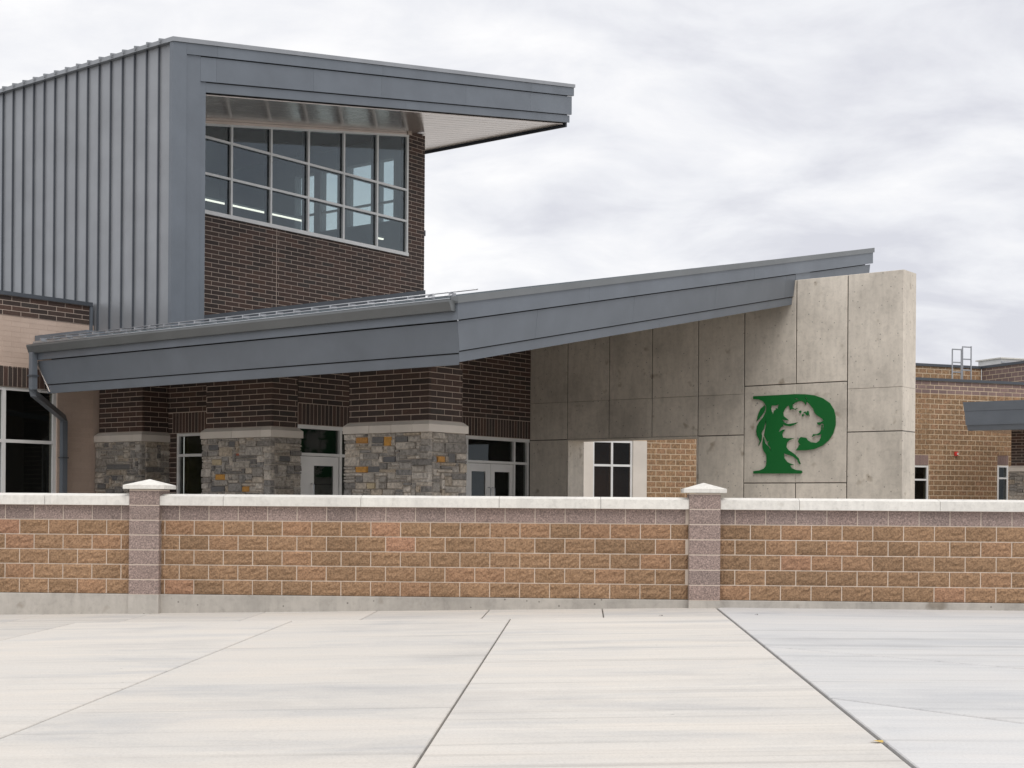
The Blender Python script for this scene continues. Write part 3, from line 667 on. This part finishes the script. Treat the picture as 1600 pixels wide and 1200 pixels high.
stone_pier('stone and brick pier between the narrow window and the single glass door', 19.7, 21.51, 23.52, 20.42, zsof(20.4)+.05, 23,
    [(22.92, 1.93, 3, 2, OC), (22.15, 1.70, 2, 2, OC), (22.45, 2.42, 1, 1, RD), (22.98, 2.24, 3, 2, TN), (22.9, 1.72, 5, 2, SLT), (22.55, 2.62, 2, 2, SLT), (23.1, 2.60, 3, 2, SLT)], [(19.95, 2.3, 3, 2, SLT)], capj=[21.75, 22.62])
stone_pier('shaded stone and brick pier against the peach brick wall', 19.7, 25.66, 27.21, 20.42, zsof(20.4)+.05, 37,
    [(26.05, 2.18, 9, 2, SLT), (26.85, 1.75, 3, 2, SLT), (26.5, 1.95, 2, 2, SLT)], capj=[25.9, 26.7])

# ------------------------------------------------------------------ entrance walls under the porch
EW = thing('entrance_wall', 'dark brick entrance wall with glass storefront doors under the porch roof', 'wall', 'B', (24.4, 21.6, 0))
BD = 21.5; ZS0, ZS1 = 3.08, 3.524
bond(EW, 'x', BD, 20.43, 28.36, ZS1, 5.95, 'dark_brick', keep=lambda a, b, za, zb: [(a, b)] if za < zsof((a+b)/2)+.02 else [], back=False,
     limit=300, score=lambda q: -q[0])
MBk = MB().hexa([(20.43, BD+.003, ZS0), (28.36, BD+.003, ZS0), (28.36, BD+.25, ZS0), (20.43, BD+.25, ZS0), (20.43, BD+.003, zsof(20.43)+.05), (28.36, BD+.003, zsof(28.36)+.05), (28.36, BD+.25, zsof(28.36)+.05), (20.43, BD+.25, zsof(20.43)+.05)])
part(EW, 'mortar', MBk, 'dark_mortar')
soldiers(EW, 'x', BD, 20.43, 28.36, ZS0, ZS1)
bond(EW, 'x', BD, 22.5, 25.35, .0, ZS0, 'dark_brick', limit=0, depth=.05)
def bar(T, name, a0, a1, z0, z1, mat='white_frame', y0=BD+.03, y1=BD+.14): return part(T, name, MB().box(a0, a1, y0, y1, z0, z1), mat)
def pane(T, a0, a1, z0, z1, y=BD+.085): return part(T, 'glass_pane', MB().box(a0, a1, y, y+.008, z0, z1), 'dark_glass')
# storefront head and rails
for (p, q) in ((20.43, 22.5), (25.35, 28.34)):
    bar(EW, 'storefront_head', p, q, 3.0, ZS0-.002, y0=BD+.01)
    bar(EW, 'transom_rail', p, q, 2.44, 2.50)
for a in (20.46, 21.70, 22.46, 25.38, 25.92, 27.75, 28.30): bar(EW, 'mullion', a-.035, a+.035, 0, 3.0, y0=BD+.025)
for (p, q, z0, z1) in ((20.5, 21.66, 2.5, 3.0), (21.74, 22.42, 2.5, 3.0), (21.74, 22.42, .05, 2.44), (25.42, 25.88, 2.5, 3.0), (25.42, 25.88, .05, 2.44), (25.96, 27.71, 2.5, 3.0), (27.79, 28.26, 2.5, 3.0), (27.79, 28.26, .05, 2.44)):
    pane(EW, p, q, z0, z1)
def door(a0, a1, hs, gl, gr):
    """glass leaf between wide painted stiles with a tall pull handle"""
    d = bar(EW, 'door', a0+.006, gl, .02, 2.43, y0=BD+.045, y1=BD+.095)
    bar(d, 'stile', gr, a1-.006, .02, 2.43, y0=BD+.045, y1=BD+.095)
    bar(d, 'top_rail', gl, gr, 2.24, 2.43, y0=BD+.046, y1=BD+.094); bar(d, 'bottom_rail', gl, gr, .02, .28, y0=BD+.046, y1=BD+.094)
    part(d, 'glass', MB().box(gl, gr, BD+.066, BD+.074, .28, 2.24), 'dark_glass')
    part(d, 'pull_handle', MB().tube([(hs, BD+.04, 1.86), (hs, BD-.03, 1.84), (hs, BD-.03, 1.10), (hs, BD+.04, 1.08)], .014, 8), 'bright_steel', smooth=True)
door(20.50, 21.66, 20.86, 20.93, 21.50)
door(25.96, 26.83, 26.76, 26.11, 26.64)
door(26.83, 27.71, 26.90, 26.99, 27.58)
part(EW, 'vestibule_back', MB().box(20.7, 29.5, 25.3, 25.45, 0, 3.6), 'interior_olive')
part(EW, 'vestibule_end', MB().box(29.0, 29.2, BD+.26, 25.3, 0, 3.6), 'interior_dark')
part(EW, 'vestibule_ceiling', MB().box(20.7, 29.2, BD+.26, 25.3, 3.6, 3.7), 'interior_dark')
part(EW, 'vestibule_floor', MB().box(20.7, 29.2, BD+.26, 25.3, .005, .02), 'interior_dark')
part(EW, 'notice_panel', MB().box(26.2, 27.6, 23.4, 23.44, 1.6, 3.3), 'interior_olive')

GW = thing('window_wall', 'dark brick wall with one narrow window between two stone piers', 'wall', 'B', (20.5, 24.6, 0))
AG = 20.4
bond(GW, 'y', AG, 23.53, 25.65, 3.445, zsof(20.4)+.05, 'dark_brick', phase=.1)
soldiers(GW, 'y', AG, 24.2, 25.49, 2.984, 3.44)
bond(GW, 'y', AG, 25.36, 25.65, 1.0, 2.98, 'dark_brick', phase=25.36, bz=(0, 3.445))
bond(GW, 'y', AG, 25.5, 25.65, 2.984, 3.44, 'dark_brick', phase=25.5, back=False)
bond(GW, 'y', AG, 23.53, 24.30, .0, 2.98, 'dark_brick', limit=0)
part(GW, 'mortar', MB().box(AG+.003, AG+.2, 24.30, 25.36, 2.984, 3.445), 'dark_mortar')
for b in (24.33, 25.32): part(GW, 'window_jamb', MB().box(AG+.01, AG+.12, b-.03, b+.03, .0, 2.98), 'white_frame')
for z in (2.945, 2.49, .9): part(GW, 'window_rail', MB().box(AG+.013, AG+.12, 24.36, 25.29, z-.03, z+.03), 'white_frame')
for z0, z1 in ((.93, 2.46), (2.52, 2.915)): part(GW, 'window_pane', MB().box(AG+.06, AG+.068, 24.36, 25.29, z0, z1), 'dark_glass')
part(GW, 'apron_panel', MB().box(AG+.03, AG+.1, 24.36, 25.29, 0, .87), 'dark_brick')
part(GW, 'room_back', MB().box(22.6, 22.7, 21.9, 27.2, 0, 3.6), 'interior_olive')
part(GW, 'room_side', MB().box(20.62, 22.6, 21.78, 21.9, 0, 3.6), 'interior_dark')
part(GW, 'room_ceiling', MB().box(20.62, 22.6, 21.9, 27.2, 3.5, 3.6), 'interior_paint')

# ------------------------------------------------------------------ peach wing
M['peach_brick'] = m_masonry('peach_brick', [(0, (.50, .385, .315)), (1, (.545, .425, .35))], .9, 30, [(.3, g3(.94)), (.7, g3(1.05))], 60, .003, .3)[0]
WG = thing('peach_wing', 'peach brick wing with dark brick parapet band and a large black window', 'building', 'B', (16, 28, 0))
BW = 27.3
def wkeep(a, b, za, zb):
    if zb < 4.36: return [(max(a, 18.66), b)] if b > 18.66 else []
    return [(a, b)]
bond(WG, 'x', BW, 13.0, 19.60, .0, 5.438, 'peach_brick', keep=lambda a, b, za, zb: [] if za < 1.3 else wkeep(a, b, za, zb), joint=.008, back=False, limit=300, score=lambda q: -q[0])
part(WG, 'mortar', MB().box(18.66, 19.60, BW+.003, BW+.3, 0, 5.438), 'peach_plaster')
part(WG, 'mortar', MB().box(13.0, 18.66, BW+.003, BW+.3, 4.355, 5.438), 'peach_plaster')
part(WG, 'mortar', MB().box(13.0, 18.66, BW+.007, BW+.3, 3.91, 4.354), 'dark_mortar')
soldiers(WG, 'x', BW, 13.0, 18.66, 3.91, 4.354)
bond(WG, 'x', BW-.012, 13.0, 19.47, 5.44, 5.86, 'dark_brick', ch=.105)
part(WG, 'parapet_coping', MB().box(12.9, 19.53, BW-.06, BW+.36, 5.86, 5.945), 'dark_trim')
part(WG, 'parapet_end_trim', MB().box(19.475, 19.535, BW-.05, BW+.3, 4.7, 5.858), 'slate_trim')
for a in (14.9, 17.37, 18.62): part(WG, 'window_mullion', MB().box(a-.04, a+.04, BW+.03, BW+.16, .0, 3.9), 'white_frame')
for z in (3.87, 2.745, .6): part(WG, 'window_rail', MB().box(13.0, 18.6, BW+.034, BW+.15, z-.035, z+.035), 'white_frame')
for p, q in ((13.0, 14.86), (14.94, 17.33), (17.41, 18.58)):
    for z0, z1 in ((.64, 2.71), (2.78, 3.835)): part(WG, 'window_pane', MB().box(p, q, BW+.09, BW+.098, z0, z1), 'dark_glass')
part(WG, 'room_back', MB().box(12, 19.6, 33, 33.2, 0, 4.2), 'interior_dark'); part(WG, 'room_end', MB().box(19.2, 19.4, 27.61, 33, 0, 4.2), 'interior_dark')
part(WG, 'room_ceiling', MB().box(12, 19.2, 27.61, 33, 4.2, 4.3), 'interior_dark'); part(WG, 'room_floor', MB().box(12, 19.2, 27.61, 33, .01, .05), 'interior_dark')
part(WG, 'corner_wall', MB().box(19.60, 20.55, BW+.003, BW+.3, 0, 4.75), 'peach_plaster')
part(WG, 'flat_roof', MB().box(12.9, 19.45, 27.62, 40, 5.2, 5.4), 'roof_metal')

# ------------------------------------------------------------------ cast concrete wall with its doorway
CW = thing('concrete_wall', 'tall cast concrete wall with panel joints and an open doorway', 'wall', 'B', (28.6, 16, 0))
AC, AX = 28.35, 29.02
C = [21.52, 20.364, 19.136, 17.924, 16.68, 15.491, 14.216, 13.016, 11.774]
TOPU, TOPR = 6.41, 6.41
cols_ = [[0, 3.05, 3.97, TOPU], [3.05, 3.97, TOPU], [3.05, 3.97, TOPU], [3.05, 3.97, TOPU], [0, 3.05, 3.97, TOPU], [0, 1.97, 4.14, TOPU], [0, 1.97, 4.14, TOPR], [0, 3.05, 3.97, TOPR]]
for k, zs in enumerate(cols_):
    b1, b0 = C[k], C[k+1]
    gL = .002 if False else .007; 
    for z0, z1 in zip(zs, zs[1:]):
        g0 = .003 if abs(z0-3.97) < .01 else (.011 if z0 > 0 else 0); g1 = .003 if abs(z1-3.97) < .01 else (.011 if z1 < 5 else 0)
        gl, gr = .013, .013
        if k == 5 and z0 == 1.97: gr = .003
        if k == 6 and z0 == 1.97: gl = .003
        if k == 7: gr = 0
        p, q = b0+gr, b1-gl; zz0, zz1 = z0+g0, z1-g1; e = .006
        mb = MB().poly([(AC+e, p, zz0), (AC+e, q, zz0), (AC+e, q, zz1), (AC+e, p, zz1), (AC, p+e, zz0+e), (AC, q-e, zz0+e), (AC, q-e, zz1-e), (AC, p+e, zz1-e), (AC+(.10 if k < 7 else .67), p, zz0), (AC+(.10 if k < 7 else .67), q, zz0), (AC+(.10 if k < 7 else .67), q, zz1), (AC+(.10 if k < 7 else .67), p, zz1)],
              [(4, 7, 6, 5), (8, 9, 10, 11)] + [(i, (i+1) % 4, 4+(i+1) % 4, 4+i) for i in range(4)] + [(i, 8+i, 8+(i+1) % 4, (i+1) % 4) for i in range(4)])
        part(CW, 'cast_panel', mb, 'cast_concrete')
core = MB()
core.box(AC+.03, AX, C[1]+.0, C[0]+.3, 0, TOPU-.01); core.box(AC+.03, AX, C[4]+.002, C[1]-.002, 3.052, TOPU-.01); core.box(AC+.03, AX, C[6]+.002, C[4]-.002, 0, TOPU-.01); core.box(AC+.03, AX, C[7]+.01, C[6]-.001, 0, TOPR-.012)
part(CW, 'wall_core', core, 'joint_dark')
jb = part(CW, 'doorway_jamb', MB().box(AC+.002, AX-.002, C[1]-.035, C[1]-.003, 0, 3.05), 'cast_concrete')
part(CW, 'doorway_jamb', MB().box(AC+.002, AX-.002, C[4]+.003, C[4]+.03, 0, 3.05), 'cast_concrete')
part(CW, 'doorway_lintel', MB().box(AC+.004, AX-.002, C[4]+.03, C[1]-.036, 3.02, 3.051), 'cast_concrete')
part(CW, 'top_slab', MB().box(AC+.11, AX-.002, C[7]+.008, C[0]-.002, TOPR-.012, TOPR-.002), 'cast_concrete')
part(CW, 'end_joint', MB().box(AC+.012, AX-.02, C[8]-.0, C[7], 3.04, 3.06), 'joint_dark')

# ------------------------------------------------------------------ green letter emblem (letter P with a lion head cut out)
E_MAIN= [(-1.045, 0.907), (-0.563, 0.907), (-0.036, 0.912), (0.224, 0.899), (0.438, 0.867), (0.63, 0.8), (0.8, 0.687), (0.895, 0.547), (0.936, 0.39), (0.938, 0.215), (0.889, 0.042), (0.785, -0.112), (0.638, -0.226), (0.426, -0.301), (0.233, -0.319), (0.006, -0.319), (0.06, -0.255), (0.086, -0.2), (0.12, -0.199), (0.059, -0.132), (0.08, -0.067), (0.127, -0.029), (0.253, -0.051), (0.285, -0.101), (0.361, -0.146), (0.489, -0.164), (0.557, -0.127), (0.594, -0.059), (0.615, 0.033), (0.541, -0.001), (0.462, 0.001), (0.385, -0.037), (0.423, 0.031), (0.498, 0.02), (0.576, 0.061), (0.606, 0.117), (0.607, 0.22), (0.628, 0.224), (0.635, 0.126), (0.642, 0.083), (0.656, 0.145), (0.66, 0.237), (0.613, 0.254), (0.56, 0.216), (0.515, 0.243), (0.507, 0.276), (0.592, 0.283), (0.655, 0.311), (0.633, 0.351), (0.495, 0.439), (0.445, 0.494), (0.408, 0.583), (0.311, 0.695), (0.257, 0.742), (0.236, 0.658), (0.203, 0.719), (0.138, 0.758), (0.063, 0.75), (-0.013, 0.727), (-0.084, 0.684), (-0.073, 0.616), (-0.023, 0.588), (0.053, 0.606), (-0.012, 0.57), (-0.099, 0.591), (-0.138, 0.569), (-0.165, 0.663), (-0.209, 0.658), (-0.263, 0.597), (-0.306, 0.519), (-0.29, 0.438), (-0.167, 0.345), (-0.239, 0.347), (-0.331, 0.37), (-0.276, 0.301), (-0.184, 0.262), (-0.064, 0.277), (0.06, 0.291), (-0.042, 0.238), (-0.139, 0.211), (-0.238, 0.228), (-0.32, 0.266), (-0.297, 0.22), (-0.359, 0.199), (-0.413, 0.089), (-0.314, 0.14), (-0.248, 0.145), (-0.303, 0.09), (-0.324, 0.031), (-0.308, -0.029), (-0.203, -0.051), (-0.028, -0.051), (-0.148, -0.088), (-0.213, -0.15), (-0.223, -0.24), (-0.168, -0.31), (-0.026, -0.396), (0.073, -0.492), (0.124, -0.621), (0.089, -0.611), (0.04, -0.521), (-0.069, -0.447), (-0.189, -0.405), (-0.284, -0.378), (-0.265, -0.488), (-0.199, -0.568), (-0.1, -0.613), (-0.024, -0.633), (-0.133, -0.644), (-0.088, -0.708), (0.01, -0.745), (0.151, -0.762), (0.164, -0.799), (0.14, -0.825), (-1.031, -0.817), (-1.031, -0.764), (-0.885, -0.751), (-0.773, -0.712), (-0.718, -0.652), (-0.703, -0.562), (-0.709, -0.401), (-0.772, -0.324), (-0.806, -0.229), (-0.807, -0.139), (-0.783, -0.008), (-0.737, -0.15), (-0.666, -0.216), (-0.587, -0.333), (-0.616, -0.233), (-0.677, -0.171), (-0.649, -0.098), (-0.693, -0.117), (-0.729, -0.044), (-0.766, 0.031), (-0.749, 0.131), (-0.723, 0.241), (-0.715, 0.371), (-0.78, 0.172), (-0.836, 0.087), (-0.819, 0.023), (-0.828, -0.058), (-0.863, -0.141), (-0.912, -0.211), (-0.872, -0.107), (-0.902, -0.036), (-0.941, 0.025), (-0.964, 0.127), (-0.947, 0.237), (-0.889, 0.332), (-0.783, 0.448), (-0.725, 0.559), (-0.717, 0.663), (-0.745, 0.724), (-0.808, 0.791), (-0.909, 0.831), (-1.045, 0.842)]
E_STRAND= [(-0.758, 0.692), (-0.856, 0.623), (-0.911, 0.518), (-0.957, 0.344), (-0.894, 0.403), (-0.805, 0.501), (-0.752, 0.584), (-0.744, 0.654)]
E_HOLES= [[(-0.59, 0.68), (-0.473, 0.684), (-0.411, 0.71), (-0.439, 0.609), (-0.49, 0.627), (-0.481, 0.59), (-0.534, 0.564), (-0.551, 0.473), (-0.587, 0.558), (-0.605, 0.619)], [(-0.04, 0.821), (0.073, 0.779), (0.025, 0.822)], [(0.207, 0.847), (0.27, 0.761), (0.259, 0.813)]]
E_EYES= [[(0.071, 0.532), (0.123, 0.552), (0.132, 0.51), (0.1, 0.483)], [(0.145, 0.458), (0.188, 0.481), (0.18, 0.418), (0.154, 0.415)], [(0.179, 0.506), (0.227, 0.527), (0.253, 0.486), (0.274, 0.537), (0.304, 0.528), (0.326, 0.413), (0.291, 0.465), (0.279, 0.43), (0.244, 0.455), (0.223, 0.487)]]

def plate(splines, name):
    cu = bpy.data.curves.new(name, 'CURVE'); cu.dimensions = '2D'; cu.fill_mode = 'BOTH'; cu.extrude = .009; cu.bevel_depth = 0.0
    for pts in splines:
        sp = cu.splines.new('POLY'); sp.points.add(len(pts)-1); sp.use_cyclic_u = True
        for p, q in zip(sp.points, pts): p.co = (q[0], q[1], 0, 1)
    o = bpy.data.objects.new(name, cu); COL.objects.link(o)
    dg = bpy.context.evaluated_depsgraph_get(); me = bpy.data.meshes.new_from_object(o.evaluated_get(dg)); bpy.data.objects.remove(o); bpy.data.curves.remove(cu)
    me.name = name; me.materials.clear(); me.materials.append(M['green_enamel'])
    # curve (x, y) is (14.2 - b, z - 3): stand it up against the wall, thickness along a
    for v in me.vertices: v.co = (v.co.z, -v.co.x, v.co.y)
    bm = bmesh.new(); bm.from_mesh(me); bmesh.ops.recalc_face_normals(bm, faces=bm.faces); bm.to_mesh(me); bm.free()
    return me
EM = thing('letter_emblem', 'green metal letter P with a cut-out lion head, mounted on the concrete wall', 'emblem', 'B', (28.322, 14.2, 3.0))
link('letter_plate', plate([E_MAIN] + E_HOLES, 'letter_plate'), EM)
link('mane_strand', plate([E_STRAND], 'mane_strand'), EM)
for e in E_EYES: link('eye_mark', plate([e], 'eye_mark'), EM)
for (x, z) in ((-.95, .75), (-.75, -.55), (-.7, .1), (.25, .5), (.05, -.05)): link('standoff', MB().tube([(.0, -x, z), (.032, -x, z)], .012, 6).mesh('standoff'), EM, 'steel')

# ------------------------------------------------------------------ block building beyond
BG = thing('block_building', 'tan block building beyond the concrete wall with plum top courses', 'building', 'G', (6, .1, 0))
def bkeep(a, b, za, zb):
    if zb < 1.4: return []
    if b < -.80 or a > 17.2: return []
    if 2.2 < a < 10.6: return []
    for (w0, w1, zt) in ((10.9, 11.72, 3.51), (15.12, 15.68, 3.57)):
        if zt-.1 > za and a < w1 and b > w0:
            return [(a, w0), (w1, b)]
    return [(max(a, -.80), b)]
bond(BG, 'x', 0, -.81, 17.2, 5.96-.2032*29, 5.96, 'tan_block_far', cell=CL, ch=CH, joint=.028, depth=.08, name='block', keep=bkeep, limit=240, back=False, rec=.01, score=lambda q: abs(q[0]-13.4) if q[0] > 5 else 0)
bond(BG, 'x', 0, 10.6, 17.2, 5.96, 6.47, 'plum_block_far', cell=CL, ch=CH*.84, joint=.028, depth=.08, name='top_course_block', back=False)
mbk = MB(); mbk.box(-.8, 10.9, .006, .3, 0, 6.47); mbk.box(11.72, 15.12, .006, .3, 0, 6.47); mbk.box(15.68, 24, .006, .3, 0, 6.47); mbk.box(10.9, 11.72, .012, .3, 3.1, 6.47); mbk.box(15.12, 15.68, .012, .3, 3.1, 6.47); mbk.box(-9, -.8, .012, .3, 3.78, 6.47); mbk.box(-9, -3.98, .012, .3, 0, 3.78)
part(BG, 'mortar', mbk, 'far_mortar')
part(BG, 'blockwork', MB().box(2.2, 10.6, .002, .0115, 0, 6.47).box(17.2, 24, .002, .0115, 0, 6.47), 'far_blockwork')
part(BG, 'coping', MB().box(-9, 24, -.06, .35, 6.47, 6.58), 'dark_trim')
for p, q in ((-3.97, -2.96), (-1.36, -.80)): part(BG, 'pale_pilaster', MB().box(p, q, -.04, .2, 0, 3.78), 'precast')
for a in (-2.93, -2.18, -1.40): part(BG, 'window_mullion', MB().box(a-.04, a+.04, .02, .12, 0, 3.76), 'white_frame')
for z in (3.74, 2.87, .8): part(BG, 'window_rail', MB().box(-2.96, -1.36, .025, .12, z-.04, z+.04), 'white_frame')
for p, q in ((-2.89, -2.22), (-2.14, -1.44)):
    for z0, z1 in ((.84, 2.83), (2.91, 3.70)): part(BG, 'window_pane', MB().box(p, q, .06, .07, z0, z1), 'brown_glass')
for (w0, w1, zt, zr2) in ((10.9, 11.72, 3.51, 2.52), (15.12, 15.68, 3.57, 2.63)):
    soldiers(BG, 'x', 0, w0, w1, zt-.41, zt, 'plum_block_far', cell=.15)
    for a in (w0+.04, w1-.04): part(BG, 'window_jamb', MB().box(a-.04, a+.04, .0, .12, 0, zt-.42), 'white_frame')
    for z in (zt-.46, zr2): part(BG, 'window_rail', MB().box(w0+.08, w1-.08, .005, .12, z-.035, z+.035), 'white_frame')
    for z0, z1 in ((.2, zr2-.035), (zr2+.035, zt-.495)): part(BG, 'window_pane', MB().box(w0+.08, w1-.08, .05, .06, z0, z1), 'dark_glass')
part(BG, 'reflection_screen', MB().box(-3.4, .6, 1.2, 1.3, 0, 4.2), 'reflected_brown')  # added behind the pane; its brown imitates a brick reflection
part(BG, 'room_back', MB().box(-9, 26, 4.0, 4.2, 0, 5.9), 'interior_dark'); part(BG, 'room_floor', MB().box(-9, 24, .31, 4, .01, .05), 'interior_dark')
part(BG, 'flat_roof', MB().box(-9, 24, .36, 14, 5.9, 6.1), 'roof_metal')
UP = thing('roof_parapet', 'upper block parapet rising behind the far building roof edge', 'wall', 'G', (16.5, 5, 6.1), None)
bond(UP, 'x', 5.0, 14.0, 18.4, 6.1, 7.64, 'tan_block_far', cell=CL, ch=CH, joint=.028, depth=.08, name='block', bmat='far_mortar')
part(UP, 'coping', MB().box(13.9, 18.35, 4.94, 5.3, 7.64, 7.75), 'dark_trim')
bond(UP, 'y', 18.42, .5, 4.98, 6.1, 7.64, 'plum_block_far', cell=CL, ch=CH, joint=.028, depth=.08, name='return_block', bmat='far_mortar')
part(UP, 'return_coping', MB().box(18.36, 18.8, .4, 5.3, 7.64, 7.755), 'dark_trim')
LD = thing('roof_ladder', 'thin grey steel roof ladder rails standing above the far roof edge', 'ladder', 'G', (13.9, .75, 6.1))
for x, z1 in ((13.44, 7.89), (13.89, 7.92), (13.95, 8.02), (14.38, 8.04)):
    part(LD, 'rail', MB().tube([(x, .75, 6.1), (x, .75, z1)], .03, 6), 'steel')
for x0, x1, zs in ((13.44, 13.89, (7.88, 7.35, 6.95)), (13.95, 14.38, (8.0, 7.5, 7.05))):
    for z in zs: part(LD, 'rung', MB().tube([(x0, .75, z), (x1, .75, z)], .026, 6), 'steel')
RU = thing('rooftop_unit', 'pale louvred rooftop unit behind the far return parapet', 'roof unit', 'G', (22.6, 7.5, 6.1))
part(RU, 'casing', MB().box(21.2, 25, 7.0, 8.6, 6.1, 8.40), 'white_frame')
for k in range(3): part(RU, 'louvre', MB().box(21.18, 24.9, 6.92, 7.0, 7.86+.17*k, 7.94+.17*k), 'steel')
part(RU, 'lid', MB().box(21.1, 25.1, 6.9, 8.7, 8.402, 8.46), 'white_precast')
AL = thing('fire_alarm_strobe', 'small red alarm box fixed to the tan block wall', 'alarm', 'G', (13.04, -.05, 3.5))
part(AL, 'housing', MB().box(12.97, 13.12, -.07, -.001, 3.50, 3.66), 'alarm_red'); part(AL, 'strobe_lens', MB().box(13.05, 13.10, -.10, -.071, 3.54, 3.62), 'white_precast')
# far porch
FP = thing('far_porch_roof', 'small slate-blue fascia porch roof against the far tan block building', 'roof', 'B', (54, 16, 4.3))
af, bf0, bf1 = 52.1, 9.0, 19.3
for i, (z0, z1, da, sh) in enumerate([(5.02, 5.36, 0, 0), (4.50, 5.02, .06, .04), (4.30, 4.50, .14, .10)]):
    part(FP, 'eave_fascia', MB().hexa([(af+da+.05, bf0, z0), (af+da+.05, bf1-sh-.03, z0), (af+da+.3, bf1-sh-.03, z0), (af+da+.3, bf0, z0), (af+da, bf0, z1-.004), (af+da, bf1-sh, z1-.004), (af+da+.3, bf1-sh, z1-.004), (af+da+.3, bf0, z1-.004)]), 'slate_trim')
part(FP, 'roof_deck', MB().hexa([(af+.3, bf0, 4.36), (57.0, bf0, 4.36), (57, bf1-.3, 4.36), (af+.3, bf1-.3, 4.36), (af+.05, bf0, 5.355), (57, bf0, 5.35), (57, bf1, 5.35), (af+.05, bf1, 5.355)]), 'roof_metal')
part(FP, 'soffit', MB().box(af+.31, 57, bf0, bf1-.3, 4.33, 4.355), 'soffit_metal')
stone_pier('dark brick and stone pier under the far porch roof', 54.5, 15.9, 18.3, 55.4, 4.34, 71, side=True, dz=.03, zs=1.4, capj=[16.6], group='far porch pier')
